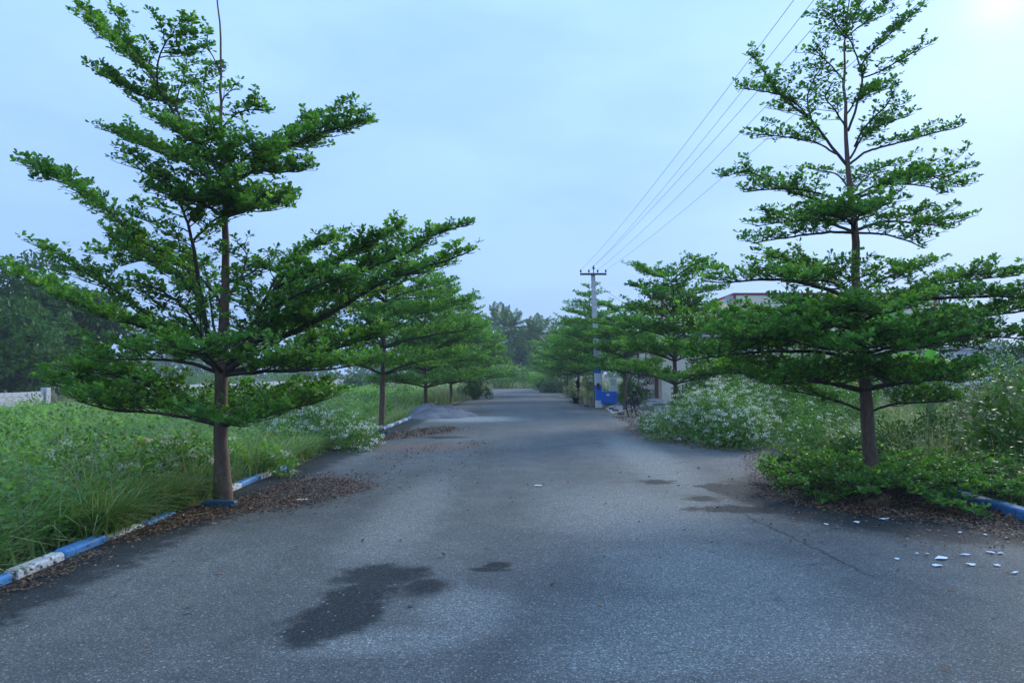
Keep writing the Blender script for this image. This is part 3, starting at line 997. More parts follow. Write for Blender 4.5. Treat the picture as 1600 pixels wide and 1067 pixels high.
for pts, dy, sp, r0, dn in [
    ([(1353, 645), (1400, 629), (1450, 626), (1490, 622)], .2, .40, .020, .9),
    ([(1351, 642), (1300, 622), (1230, 608)], .6, .42, .020, .9),
    ([(1350, 612), (1280, 596), (1200, 585), (1130, 580)], .3, .55, .028, 1.1),
    ([(1350, 610), (1420, 596), (1500, 588)], .2, .55, .028, 1.1),
    ([(1350, 610), (1320, 600), (1270, 596), (1200, 598)], -1.3, .55, .026, 1.1),
    ([(1350, 610), (1390, 600), (1440, 598)], -1.3, .55, .026, 1.1),
    ([(1350, 606), (1350, 590), (1360, 580)], 1.7, .55, .026, 1.0),
    ([(1348, 565), (1290, 552), (1220, 550), (1140, 556), (1068, 566)], -.5, .55, .032, 1.15),
    ([(1347, 560), (1410, 548), (1480, 542), (1535, 552)], -.2, .50, .030, 1.0),
    ([(1346, 555), (1290, 535), (1230, 528), (1155, 532)], -1.4, .58, .030, 1.2),
    ([(1346, 555), (1350, 545), (1340, 540), (1310, 548)], -1.9, .58, .030, 1.1),
    ([(1346, 555), (1390, 545), (1430, 548)], -1.6, .55, .028, 1.1),
    ([(1346, 552), (1370, 536), (1400, 528)], 1.7, .55, .028, 1.0),
    ([(1343, 512), (1265, 504), (1167, 513), (1105, 514), (1052, 508)], .3, .48, .034, 1.1),
    ([(1343, 516), (1420, 506), (1500, 500), (1590, 488), (1650, 478)], -.3, .50, .034, 1.1),
    ([(1344, 520), (1440, 522), (1540, 526), (1610, 532)], -.9, .48, .030, 1.1),
    ([(1342, 512), (1330, 498), (1300, 490), (1260, 494)], -1.6, .52, .030, 1.1),
    ([(1342, 510), (1360, 496), (1390, 492)], -1.6, .52, .030, 1.1),
    ([(1342, 508), (1350, 490), (1380, 478)], 1.7, .52, .030, 1.0),
    ([(1335, 474), (1298, 454), (1224, 438), (1144, 442), (1098, 440)], .1, .44, .034, 1.0),
    ([(1335, 470), (1310, 440), (1280, 424), (1240, 414), (1195, 404)], .6, .44, .024, 1.0),
    ([(1343, 498), (1368, 487), (1409, 458), (1460, 447), (1512, 438), (1592, 432)], .3, .46, .032, 1.05),
    ([(1340, 486), (1400, 474), (1480, 466), (1560, 462), (1625, 466)], -.8, .46, .030, 1.1),
    ([(1338, 470), (1320, 450), (1290, 440), (1250, 440)], -1.3, .46, .026, 1.0),
    ([(1338, 472), (1360, 448), (1400, 430), (1440, 422)], 1.0, .44, .026, .9),
    ([(1335, 362), (1280, 345), (1220, 346), (1178, 352)], .3, .40, .022, 1.1),
    ([(1335, 364), (1270, 368), (1178, 382)], -.4, .38, .022, 1.0),
    ([(1336, 360), (1380, 348), (1440, 350), (1494, 356)], .1, .42, .024, 1.15),
    ([(1336, 364), (1385, 366), (1425, 378), (1445, 386)], -.7, .36, .018, 1.0),
    ([(1335, 358), (1340, 342), (1348, 336), (1352, 330)], -1.2, .46, .022, 1.1),
    ([(1335, 358), (1320, 340), (1295, 330)], -1.0, .46, .022, 1.1),
    ([(1335, 356), (1345, 335), (1370, 322)], 1.2, .44, .022, .9),
    ([(1329, 325), (1270, 310), (1215, 290), (1170, 270), (1133, 276)], .1, .36, .022, 1.05),
    ([(1329, 322), (1290, 306), (1240, 296), (1160, 300)], -.5, .30, .016, .9),
    ([(1331, 312), (1365, 300), (1400, 275), (1450, 272), (1506, 288)], .3, .40, .022, 1.1),
    ([(1331, 308), (1370, 292), (1420, 290), (1470, 296)], -.6, .38, .018, 1.1),
    ([(1330, 305), (1345, 285), (1365, 268), (1395, 258)], .8, .36, .016, .9),
    ([(1328, 300), (1310, 275), (1280, 265), (1262, 262)], .6, .28, .014, .7),
    ([(1323, 258), (1295, 225), (1268, 190), (1225, 155), (1190, 110), (1168, 80)], .1, .34, .022, .75),
    ([(1310, 242), (1270, 222), (1230, 215), (1172, 208)], -.2, .28, .014, .85),
    ([(1262, 182), (1240, 160), (1205, 145), (1163, 138)], -.2, .26, .012, .75),
    ([(1268, 190), (1262, 150), (1275, 120), (1290, 98)], .3, .32, .014, .7),
    ([(1326, 258), (1355, 236), (1400, 225), (1450, 212), (1502, 198)], .1, .26, .018, .9),
    ([(1328, 248), (1350, 210), (1375, 195), (1420, 178)], .2, .34, .016, .8),
    ([(1335, 230), (1352, 200), (1390, 165), (1400, 145)], -.4, .34, .016, .75),
    ([(1325, 205), (1338, 170), (1347, 130), (1346, 105), (1375, 70), (1410, 40), (1440, 12)], 0, .32, .018, .7),
    ([(1346, 108), (1335, 82), (1325, 60), (1295, 30), (1278, 12)], .1, .32, .012, .7),
    ([(1347, 122), (1380, 108), (1415, 88), (1440, 76)], -.2, .30, .012, .7),
    ([(1320, 130), (1300, 105), (1280, 85), (1268, 75)], -.2, .30, .012, .7),
    ([(1321, 80), (1322, 45), (1340, 15), (1350, -10)], 0, .32, .010, .8),
    ([(1322, 60), (1345, 40), (1370, 20), (1385, -2)], .2, .32, .010, .8),
    ([(1321, 60), (1305, 35), (1310, 5)], -.2, .28, .010, .7),
    ([(1322, 200), (1305, 170), (1290, 150), (1300, 130)], -.7, .32, .014, .7),
    ([(1322, 180), (1345, 150), (1380, 130)], .7, .32, .014, .7),
]:
    lo = sum(p[1] for p in pts) / len(pts) > 420
    hi = sum(p[1] for p in pts) / len(pts) < 220
    R1.branch(px_path(pts, Y2, dy), sp * ((1.7 if sum(p[1] for p in pts) / len(pts) > 530 else 1.45) if lo else 1.45), r0, dn * (1.1 if lo else (1.25 if hi else 1.0)))
R1.crown(6, .07)


# --- the rest of the two rows
def almond(label, X, Y, H, R, clear, seed, lean=(0, 0), dens=.62, leafL=.11, nb=6, lv=None, leaf='leaf_mid', rise=.34, taper=.55):
    rng = np.random.default_rng(seed + 100)
    T = Tree('almond_tree', label, (X, Y, 0), seed, group='almond trees lining the road', leaf=leaf, leafL=leafL, hero=False)
    top = np.array([X + lean[0], Y + lean[1], H])
    mid = np.array([X + lean[0] * .4 + rng.normal(0, .03), Y + lean[1] * .4, H * .5])
    pts = [np.array([X, Y, -.1]), mid, top]
    T.trunk(pts, [.085, .07, .055, .03, .010], 8)
    lv = lv or max(5, int((H - clear) / .52))
    ph = rng.uniform(0, 6)
    for i in range(lv):
        u = i / (lv - 1)
        z = clear + (H - clear) * (u ** .92) * .93
        c = np.array([X, Y, 0]) + np.array([lean[0], lean[1], 0]) * (z / H) ** 1.3
        c[2] = z
        n = nb if u < .75 else max(3, nb - 2)
        rr = R * (1 - taper * u ** 1.3) * (0.85 if i == 0 else 1)
        for k in range(n):
            az = ph + i * 1.1 + k * 2 * math.pi / n + rng.normal(0, .16)
            ln = rr * rng.uniform(.72, 1.12)
            T.branch(round_path(T, c, az, ln, rise * rng.uniform(.5, 1.25) * (1 + .4 * u), .10), .34 + .30 * ln, .012 + .010 * ln, dens, .12, tube=False)
    T.crown(4, .09)
    return T


almond('slim-trunked almond tree behind the near left one with a blue stone at its foot', -3.84, 18.3, 4.9, 2.6, 1.55, 21, (.15, 0), .95, .105)
almond('bright green tiered almond tree beside the grey sand heap', -3.95, 27.4, 5.35, 2.8, 1.0, 22, (-.05, 0), .85, .12)
almond('tiered almond tree past the sand heap on the left of the road', -3.9, 36.0, 5.5, 3.1, 1.0, 23, (.2, 0), .72, .15)
almond('far left almond tree with low branches reaching over the road end', -3.7, 45.5, 4.7, 3.3, .9, 24, (0, 0), .6, .18)
almond('almond tree with a fork above its flat crown in front of the cream house', 4.45, 20.2, 4.5, 1.9, 1.25, 31, (-.1, 0), 1.1, .11, taper=.35)
almond('almond tree standing beside the parked bicycle', 4.25, 29.2, 4.2, 2.2, 1.55, 32, (0, 0), 1.0, .125)
almond('tall thin-topped almond tree just behind the utility pole', 3.62, 34.8, 6.2, 2.6, 1.8, 33, (-.35, 0), .68, .14, taper=.85)
almond('almond tree with a dark bag tied to its trunk', 3.15, 40.5, 4.4, 2.5, 1.5, 34, (0, 0), .62, .165)
almond('small almond tree before the pale olive bush far along the road', 3.05, 49.0, 4.3, 2.9, 1.4, 35, (0, 0), .58, .19)
almond('farthest almond tree at the right of the road end', 3.4, 58.0, 4.3, 3.2, 1.0, 36, (0, 0), .5, .22)


# ------------------------------------------------------------------ shrubs, broad trees, palms
def lump_leaves(rng, lumps, n, size, up=.25, tmean=.4, tsd=.18):
    """leaves on and just under the surface of several uneven lumps"""
    lumps = np.asarray(lumps, float)             # x y z rx rz
    area = lumps[:, 3] * lumps[:, 4]
    idx = rng.choice(len(lumps), n, p=area / area.sum())
    d = unit(rng.normal(0, 1, (n, 3)) + UP * up)
    c = lumps[idx]
    f = rng.uniform(.35, 1.08, n) ** .6
    P = c[:, :3] + d * f[:, None] * np.stack([c[:, 3], c[:, 3], c[:, 4]], 1)
    P += rng.normal(0, .05, P.shape) * c[:, 3:4]
    D = unit(d + rng.normal(0, .7, (n, 3)))
    N = unit(d + UP * .6 + rng.normal(0, .5, (n, 3)))
    L = size * rng.uniform(.6, 1.3, n)
    patch = (idx * 0.618) % 1.0
    T = np.clip(rng.normal(tmean, tsd, n) + .3 * (patch - .5), 0, 1)
    return P, D, N, L, T, d


def bush(name, label, c, rx, ry, h, n, size, mat='leaf_shrub', flowers=0, fmat='flower', fsize=.024, seed=1, group=None, cat='bush', k=14, stems=7, tm=.4, wr=.62):
    rng = np.random.default_rng(seed)
    root = tag(empty(name, (c[0], c[1], 0)), label, cat, group)
    lumps = []
    for i in range(k):
        a, q = rng.uniform(0, 2 * math.pi), rng.uniform(0, 1) ** .5
        top = h * (1 - .55 * q ** 2) * rng.uniform(.72, 1.02)
        r = rng.uniform(.20, .36) * min(rx, ry, h * 1.2)
        lumps.append((math.cos(a) * q * rx * .8, math.sin(a) * q * ry * .8, max(r * .5, top - r), r * 1.15, r))
        lumps.append((math.cos(a) * q * rx * .85, math.sin(a) * q * ry * .85, max(r * .4, (top - r) * .45), r * 1.1, r))
    P, D, N, L, T, d = lump_leaves(rng, lumps, n, size, tmean=tm)
    ok = P[:, 2] > .01
    V, F, Tt = leaf_arrays(P[ok], D[ok], N[ok], L[ok], L[ok] * wr, False, T[ok])
    obj('foliage', mesh_np('foliage', V, F, Tt), M[mat], root)
    mb = MB()
    for i in range(stems):
        l = lumps[rng.integers(len(lumps))]
        mb.tube([(l[0] * .25, l[1] * .25, -.02), (l[0] * .6, l[1] * .6, l[2] * .55), (l[0], l[1], l[2])], [.014, .010, .005], 5)
    mb.build('stem', M['bark_dark'], root, True)
    if flowers:
        li = np.asarray(lumps)
        hd = rng.integers(0, len(li), flowers)
        dd = unit(rng.normal(0, 1, (flowers, 3)) + np.array([0, -.35, .75]))
        C = li[hd, :3] + dd * np.stack([li[hd, 3], li[hd, 3], li[hd, 4]], 1) * 1.06
        per = 22
        PP = np.repeat(C, per, 0) + rng.normal(0, fsize * 1.35, (flowers * per, 3)) * np.array([1, 1, .5])
        ok = PP[:, 2] > .03
        DD = unit(rng.normal(0, 1, PP.shape) + UP * .4)
        LL = fsize * rng.uniform(.8, 1.6, len(PP))
        V, F, Tt = leaf_arrays(PP[ok], DD[ok], unit(rng.normal(0, 1, PP.shape) + UP)[ok], LL[ok], LL[ok] * .9, False, rng.random(ok.sum()))
        tag(obj('flowers', mesh_np('flowers', V, F, Tt), M[fmat], root), kind='stuff')
    return root


def broad_tree(label, c, H, R, seed, n=7000, size=.30, mat='leaf_dark', group='trees beyond the fields', low=.12, k=22, tm=.45):
    rng = np.random.default_rng(seed)
    root = tag(empty('broadleaf_tree', (c[0], c[1], 0)), label, 'tree', group)
    lumps = []
    for i in range(k):
        a, q = rng.uniform(0, 2 * math.pi), rng.uniform(0, 1) ** .5
        z = H * (low + (1 - low) * rng.uniform(.1, 1) * (1 - .35 * q ** 2))
        r = R * rng.uniform(.20, .36)
        lumps.append((math.cos(a) * q * R * .78, math.sin(a) * q * R * .78, min(z, H - r * .6), r, r * .78))
    P, D, N, L, T, d = lump_leaves(rng, lumps, n, size, tmean=tm)
    V, F, Tt = leaf_arrays(P, D, N, L, L * .6, False, T)
    obj('crown', mesh_np('crown', V, F, Tt), M[mat], root)
    mb = MB().tube([(0, 0, -.2), (rng.normal(0, .1), 0, H * .25), (rng.normal(0, .2), rng.normal(0, .2), H * .6)], [R * .07, R * .055, R * .03], 8)
    mb.build('trunk', M['bark_far'], root, True)
    for l in lumps[:6]:
        MB().tube([(0, 0, H * .28), (l[0] * .5, l[1] * .5, (H * .28 + l[2]) * .52), (l[0], l[1], l[2])], [R * .035, R * .022, R * .01], 6).build('limb', M['bark_far'], root, True)
    return root


frond_meshes = []
for sd in range(3):
    rng = np.random.default_rng(500 + sd)
    nl = 46
    t = np.linspace(.14, 1, nl)
    LEN = 1.0
    droop = (.30, .55, .85)[sd]
    X_ = t * LEN * (1 - .12 * droop * t)
    Z_ = .28 * t - droop * t ** 2.1 * .75
    parts = []
    for side in (-1, 1):
        P = np.stack([X_, np.zeros(nl), Z_], 1)
        ll = .34 * np.sin(np.pi * np.clip(t * .82 + .14, 0, 1)) * rng.uniform(.85, 1.1, nl)
        D = np.stack([np.full(nl, .55), side * np.ones(nl), -.35 - .5 * rng.random(nl)], 1)
        N = np.tile(UP, (nl, 1))
        parts.append(leaf_arrays(P, D, N, ll, np.full(nl, .030), False, rng.random(nl)))
    # leaf stalk as a thin blade strip
    st = np.stack([np.concatenate([[0], X_]), np.zeros(nl + 1), np.concatenate([[0], Z_])], 1)
    Vs = np.concatenate([st + [0, .010, 0], st - [0, .010, 0]])
    Fs = np.array([(i, i + 1, nl + 1 + i + 1, nl + 1 + i) for i in range(nl)])
    parts.append((Vs, Fs, np.full(len(Vs), .6)))
    V, F, Tt = join_arrays(parts)
    me = mesh_np('frond', V, F, Tt)
    me.materials.append(M['frond'])
    frond_meshes.append(me)


def palm(label, c, H, FL, seed, lean=(0, 0)):
    rng = np.random.default_rng(seed)
    root = tag(empty('coconut_palm', (c[0], c[1], 0)), label, 'palm', 'coconut palms in the distance')
    pts = smooth_path([(0, 0, -.2), (lean[0] * .3, lean[1] * .3, H * .5), (lean[0], lean[1], H)], H / 9)
    MB().tube(pts, list(np.linspace(.20, .12, len(pts))), 8).build('trunk', M['bark_far'], root, True)
    n = 22
    for i in range(n):
        u = i / n
        el = math.radians(72 - 105 * u + rng.normal(0, 7))
        me = frond_meshes[0 if u < .35 else (1 if u < .7 else 2)]
        o = obj('frond', me, None, root, (lean[0], lean[1], H), (rng.normal(0, .15), -el, i * 2.399 + rng.normal(0, .15)))
        o.scale = (FL * rng.uniform(.85, 1.1),) * 3
    return root


# dark trees over the block wall at the left
broad_tree('great dark tree at the left edge towering over the white block wall', (-32.8, 42, 0), 8.6, 5.6, 61, 11000, .38, k=30)
broad_tree('dark rounded tree leaning out past its neighbours above the field', (-29.8, 45, 0), 7.4, 3.4, 62, 6500, .36, low=.42, k=26)
broad_tree('lighter green lower tree in front of the dark trees by the wall', (-26.5, 36, 0), 4.9, 3.1, 63, 7000, .27, low=.1, tm=.55, k=26)
broad_tree('drooping olive green tree right behind the end of the block wall', (-29.0, 38.5, 0), 5.6, 2.9, 64, 6000, .28, low=.1, tm=.5, k=24)
# trees closing the far end of the road
cen = [(-11, 92, 7.0, 5.0), (-6.2, 98, 8.2, 4.6), (-1.5, 104, 8.0, 5.2), (3.8, 100, 7.6, 4.8), (8.5, 96, 8.8, 4.6), (14.0, 92, 8.0, 5.0), (6.0, 116, 11.0, 5.0), (0.5, 120, 9.8, 5.0), (-14, 104, 8.6, 5.0), (11.5, 112, 10.6, 4.2)]
words_ = ['low dark tree left of the palms at the road end', 'bushy tree in front of the left palm at the road end', 'rounded dark tree straight beyond the end of the road', 'dense tree under the right palm at the road end', 'tall hazy tree at the right of the road end', 'wide hazy tree behind the right-hand tree row', 'pale hazy treetop standing high beyond the road end', 'blue-hazed tree between and behind the palms', 'hazy tree far behind the left-hand tree row', 'farthest hazy treetop right of the palms']
for i, ((x, y, H, R), w_) in enumerate(zip(cen, words_)):
    broad_tree(w_, (x, y, 0), H, R, 70 + i, 5500, .42, 'leaf_shrub' if i % 2 else 'leaf_dark', tm=.35 if i % 2 else .7)
palm('tallest coconut palm above the trees at the road end', (at(777, 500, 112)[0], 112), 9.8, 3.6, 91, (.3, 0))
palm('broad coconut palm just right of the tallest one', (at(797, 500, 106)[0], 106), 8.3, 3.8, 92, (-.2, 0))
palm('shorter coconut palm right of the palm pair at the road end', (at(832, 520, 108)[0], 108), 7.6, 3.4, 93, (.3, 0))
palm('low coconut palm left of the tallest one at the road end', (at(752, 515, 116)[0], 116), 8.2, 3.4, 94)
palm('lone hazy coconut palm far beyond the field behind the left tree', (at(215, 535, 105)[0], 105), 5.6, 3.2, 95, (.2, 0))
palm('dim coconut palm far off near the lone one', (at(262, 540, 130)[0], 130), 6.0, 3.2, 96)
# shrubs in front of them
for i, (px, py, Y, rx, h, lab, mt) in enumerate([
    (800, 600, 78, 3.6, 3.4, 'light green shrub across the end of the road', 'leaf_weed'),
    (838, 600, 74, 2.8, 3.6, 'green shrub at the far end of the road just right of the middle', 'leaf_shrub'),
    (770, 600, 82, 3.8, 3.4, 'dull green shrub at the far end of the road left of the middle', 'leaf_dark'),
    (782, 604, 69, 1.8, 1.7, 'low shrub at the left corner of the road end', 'leaf_shrub'),
    (848, 604, 70, 2.0, 2.4, 'green shrub at the road end before the pale one', 'leaf_weed'),
    (818, 604, 76, 2.6, 2.6, 'soft green shrub straight ahead at the road end', 'leaf_shrub'),
    (861, 606, 62, 1.7, 2.0, 'pale shrub at the right corner of the road end', 'leaf_shrub'),
    (740, 610, 40.5, 1.15, 1.75, 'round dense bush standing at the left road edge beyond the sand heap', 'leaf_dark'),
    (882, 612, 54, 2.0, 1.75, 'pale olive bush behind the far right trunks', 'leaf_olive'),
    (915, 612, 44, 1.5, 1.5, 'straw-green bush between the far trunks left of the pole', 'leaf_olive'),
    (562, 590, 62, 2.6, 2.0, 'dark bush at the far corner of the boundary wall', 'leaf_dark'),
    (610, 590, 75, 3.4, 2.2, 'grey-green bush beyond the wall corner behind the left trees', 'leaf_shrub'),
    (430, 590, 84, 4.0, 2.4, 'hazy bush mass behind the long wall near the left trunk', 'leaf_shrub'),
    (330, 590, 80, 4.0, 2.2, 'low hazy bush behind the long wall left of the trunk', 'leaf_shrub'),
    (200, 590, 70, 4.0, 2.1, 'dim bush behind the field left of the near tree', 'leaf_dark'),
    (500, 590, 92, 4.5, 2.9, 'tall hazy bush behind the long wall right of the trunk', 'leaf_dark'),
]):
    x = at(px, 590, Y)[0]
    bush('shrub', lab, (x, Y), rx, rx * .8, h, 4200 if Y > 60 else 5200, .13 if Y > 50 else .085, mt, seed=130 + i, group='shrubs along the far edges', k=12)

# the far wood that closes the horizon all round
rng = np.random.default_rng(7)
lumps = []
for i in range(420):
    a = rng.uniform(-1.25, 1.25)
    rr = rng.uniform(165, 235)
    h = 3.5 + 5.0 * vnoise(np.array([a * 9]), np.array([rr * .02]), 4)[0] + rng.uniform(-.8, .8)
    lumps.append((math.sin(a) * rr, math.cos(a) * rr, h * .45, rng.uniform(3.0, 5.0), h * .55))
P, D, N, L, T, d = lump_leaves(rng, lumps, 38000, 1.15, tmean=.45)
V, F, Tt = leaf_arrays(P, D, N, L, L * .65, False, T)
tag(obj('treeline', mesh_np('treeline', V, F, Tt), M['leaf_dark']), 'hazy wood closing the horizon behind everything', 'wood', kind='stuff')

# ------------------------------------------------------------------ flowering bushes by the road
bush('flowering_bush', 'white-flowered bush spilling over the left road edge behind the near tree', (-4.5, 14.7), 1.65, 1.4, 1.1, 11000, .060, 'leaf_shrub', 300, seed=201, group='white-flowered bushes', k=16, tm=.5)
bush('flowering_bush', 'thin flowering bush around the foot of the near left trunk', (-4.75, 9.0), .85, .8, .95, 3600, .055, 'leaf_shrub', 90, fmat='flower', seed=202, group='white-flowered bushes', k=12, tm=.5)
bush('flowering_bush', 'sparse flowering bush in the grass left of the near trunk', (-5.6, 8.6), .75, .7, .8, 2600, .055, 'leaf_shrub', 60, seed=203, group='white-flowered bushes', k=10, tm=.5)
bush('flowering_bush', 'leafy bush close behind the near left trunk towards the road', (-4.25, 10.6), .8, .9, .75, 3200, .06, 'leaf_weed', 40, seed=204, group='white-flowered bushes', k=10, tm=.3)
bush('flowering_bush', 'big white-flowered bush bulging onto the road at the right', (4.35, 15.6), 1.55, 1.5, 1.5, 15000, .062, 'leaf_shrub', 520, seed=205, group='white-flowered bushes', k=34, tm=.5)
bush('flowering_bush', 'tall white-flowered bush behind the big one below the forked tree', (5.3, 17.6), 1.5, 1.4, 1.8, 9000, .06, 'leaf_shrub', 260, seed=206, group='white-flowered bushes', k=18, tm=.45)
bush('flowering_bush', 'low fading bush at the road edge left of the big flowering one', (3.75, 18.6), 1.0, 1.1, .8, 4200, .05, 'leaf_olive', 120, seed=207, group='white-flowered bushes', k=12)
bush('flowering_bush', 'white-flowered bush between the big one and the tiered tree', (6.1, 14.6), 1.2, 1.1, 1.1, 5600, .055, 'leaf_shrub', 50, seed=208, group='white-flowered bushes', k=14, tm=.4)
# right-hand thicket
bush('thicket', 'tall tangled thicket with broad leaves at the right edge', (7.75, 9.9), 1.35, 1.5, 1.85, 6500, .085, 'leaf_dark', seed=211, group='thickets on the right', k=22, stems=30, tm=.75, wr=.8)
bush('thicket', 'low dark thicket behind the blue kerb at the right edge', (7.0, 8.1), 1.05, .9, .95, 4500, .075, 'leaf_dark', seed=231, group='thickets on the right', k=14, stems=14, tm=.6, wr=.75)
bush('thicket', 'dark low thicket right behind the tiered tree trunk', (6.7, 11.4), 1.8, 1.1, 1.05, 7500, .07, 'leaf_dark', seed=212, group='thickets on the right', k=14, tm=.5)
bush('thicket', 'grey-green thicket rising behind the tangled one at the right edge', (10.4, 13.8), 2.0, 1.7, 1.9, 7000, .09, 'leaf_olive', seed=213, group='thickets on the right', k=18)
bush('thicket', 'green thicket below the distant white house at the right', (13.2, 19.5), 2.6, 2.0, 2.2, 6500, .10, 'leaf_shrub', seed=214, group='thickets on the right', k=16)
bush('thicket', 'dark conical shrub at the right edge beside the distant white house', (19.2, 26.5), 2.2, 2.0, 3.2, 6000, .13, 'leaf_dark', seed=215, group='thickets on the right', k=16)
bush('thicket', 'shrub in front of the house wall behind the tiered tree', (10.2, 26.0), 2.6, 1.8, 2.4, 6500, .11, 'leaf_shrub', seed=216, group='thickets on the right', k=16)
bush('thicket', 'shaded shrub beside the driveway under the forked tree', (6.6, 24.5), 1.5, 1.5, 2.0, 5500, .09, 'leaf_dark', seed=217, group='thickets on the right', k=14)
bush('thicket', 'dense dark shrub filling in under the forked tree crown', (6.2, 22.4), 1.3, 1.2, 2.7, 7000, .085, 'leaf_dark', 40, seed=221, group='thickets on the right', k=20, tm=.6)
bush('thicket', 'leafy shrub right of the forked tree behind the flowering bushes', (8.0, 20.6), 1.6, 1.3, 2.3, 7500, .085, 'leaf_shrub', seed=222, group='thickets on the right', k=20)
bush('thicket', 'tall shrub screening the left half of the house wall', (8.9, 29.5), 2.0, 1.5, 3.3, 7500, .11, 'leaf_dark', seed=223, group='thickets on the right', k=22, tm=.6)
bush('thicket', 'tall shrub screening the middle of the house wall', (12.4, 29.0), 2.2, 1.6, 3.5, 8000, .11, 'leaf_shrub', seed=224, group='thickets on the right', k=22)
bush('thicket', 'tall shrub screening the right end of the house wall', (16.4, 29.5), 2.3, 1.6, 3.2, 7500, .11, 'leaf_dark', seed=225, group='thickets on the right', k=22, tm=.6)
bush('thicket', 'mid-green shrub just behind the tiered tree on its left', (7.6, 16.8), 1.4, 1.2, 1.7, 6500, .08, 'leaf_shrub', seed=226, group='thickets on the right', k=18)
bush('bougainvillea', 'magenta bougainvillea beside the house door', (5.55, 33.6), .85, .7, 2.3, 3200, .08, 'leaf_dark', 60, 'magenta', .05, seed=218, cat='bougainvillea', k=12)
bush('hedge_bush', 'green garden bush between the bicycle tree and the meter cabinet', (5.0, 33.4), 1.0, .8, 1.5, 3600, .08, 'leaf_shrub', seed=219, k=10)
broad_tree('dark round tree rising behind the right end of the house', (at(1440, 460, 47)[0], 47, 0), 7.6, 3.2, 66, 6500, .24)
broad_tree('dusky tree peeping over the left corner of the house', (at(1000, 480, 44)[0], 44, 0), 5.7, 1.7, 67, 4000, .2)
broad_tree('hazy tree low behind the distant white house', (66, 98, 0), 7.0, 5.5, 68, 4500, .42)

# banana plants: every leaf is its own blade
bl = []
for sd in range(2):
    rng = np.random.default_rng(600 + sd)
    n = 14
    t = np.linspace(0, 1, n)
    wd = .20 * np.sin(np.pi * np.clip(t * .9 + .08, 0, 1)) ** .6
    V, F = [], []
    for i in range(n):
        x, z = t[i], .55 * t[i] - (.55 + .2 * sd) * t[i] ** 2.2
        for j, q in enumerate((-1, -.5, 0, .5, 1)):
            V.append((x + rng.normal(0, .004), q * wd[i], z + .06 * abs(q) + .012 * math.sin(i * 2.1 + q * 3)))
    for i in range(n - 1):
        for j in range(4):
            F.append((i * 5 + j, i * 5 + j + 1, i * 5 + 5 + j + 1, i * 5 + 5 + j))
    me = mesh_np('banana_leaf', V, F, np.full(len(V), .3 + .4 * sd), True)
    me.materials.append(M['banana'])
    bl.append(me)


def banana(label, x, y, h, n, seed, s=1.5):
    rng = np.random.default_rng(seed)
    root = tag(empty('banana_plant', (x, y, 0)), label, 'banana plant', 'banana plants behind the tiered tree')
    MB().tube([(0, 0, -.1), (0, .02, h * .5), (.02, 0, h)], [.11, .09, .05], 8).build('stem', M['stemgreen'], root, True)
    for i in range(n):
        o = obj('banana_leaf', bl[i % 2], None, root, (0, 0, h - .05 * i), (rng.normal(0, .2), -math.radians(rng.uniform(5, 55)), i * 2.4 + rng.normal(0, .2)))
        o.scale = (s * rng.uniform(.8, 1.15),) * 3


banana('bright banana plant with drooping leaves right of the tiered tree', at(1452, 540, 14.5)[0], 14.5, 1.75, 7, 1, .8)
banana('banana plant with tall leaves before the house parapet', at(1275, 470, 24)[0], 24, 3.2, 8, 2, 1.6)
banana('banana plant half hidden behind the tiered tree trunk', at(1362, 470, 23)[0], 23, 3.0, 7, 3, 1.5)

# ------------------------------------------------------------------ grasses and weeds
rng = np.random.default_rng(17)


def field_pts(n, x0, x1, y0, y1, power=1.0):
    """more points near the camera, kept inside a wide wedge of view"""
    u = rng.random(n)
    y = (y0 ** (-power) + u * (y1 ** (-power) - y0 ** (-power))) ** (-1 / power)
    x = rng.uniform(x0, x1, n)
    ok = np.abs(x) < 1.0 * y + 2.5
    return x[ok], y[ok]


def gz(x, y):
    o = np.clip((np.abs(x - .7) - 5.5) / 3.0, 0, 1)
    return (vnoise(x * .35, y * .35, 3) - .5) * .16 * o


def grass_patch(name, label, x, y, h, w, mat, tm, tsd, lean=.3, curve=.45):
    n = len(x)
    P = np.stack([x, y, gz(x, y) - .02], 1)
    az = rng.uniform(0, 2 * math.pi, n)
    V, F, T = blade_arrays(P, h, az, np.abs(rng.normal(lean, .18, n)), np.abs(rng.normal(curve, .25, n)), w, np.clip(rng.normal(tm, tsd, n), 0, 1))
    return tag(obj(name, mesh_np(name, V, F, T), M[mat]), label, 'grass', kind='stuff')


def tufts(x, y, per, sig):
    X = np.repeat(x, per) + rng.normal(0, sig, len(x) * per)
    Y = np.repeat(y, per) + rng.normal(0, sig, len(x) * per)
    return X, Y


# left verge: long lush grass behind the kerb
x, y = field_pts(850, -8.2, -4.15, 3.4, 15, .8)
x, y = tufts(x, y, 13, .09)
ok = (x < -4.10)
x, y = x[ok], y[ok]
hh = rng.uniform(.30, 1.0, len(x)) * (.5 + .8 * vnoise(x * .8, y * .8, 9)) * np.clip((-x - 4.0) * 1.2 + .5, .35, 1)
grass_patch('tall_grass', 'long lush grass hanging over the kerb on the left', x, y, hh, rng.uniform(.009, .021, len(x)), 'grass', .50, .27, .45, .75)
x, y = field_pts(900, -9, -4.2, 3.6, 16, .8)
grass_patch('dry_stalks', 'dead straw stalks standing in the long grass on the left', x, y, rng.uniform(.5, 1.15, len(x)), rng.uniform(.005, .010, len(x)), 'dry_grass', .8, .15, .3, .35)
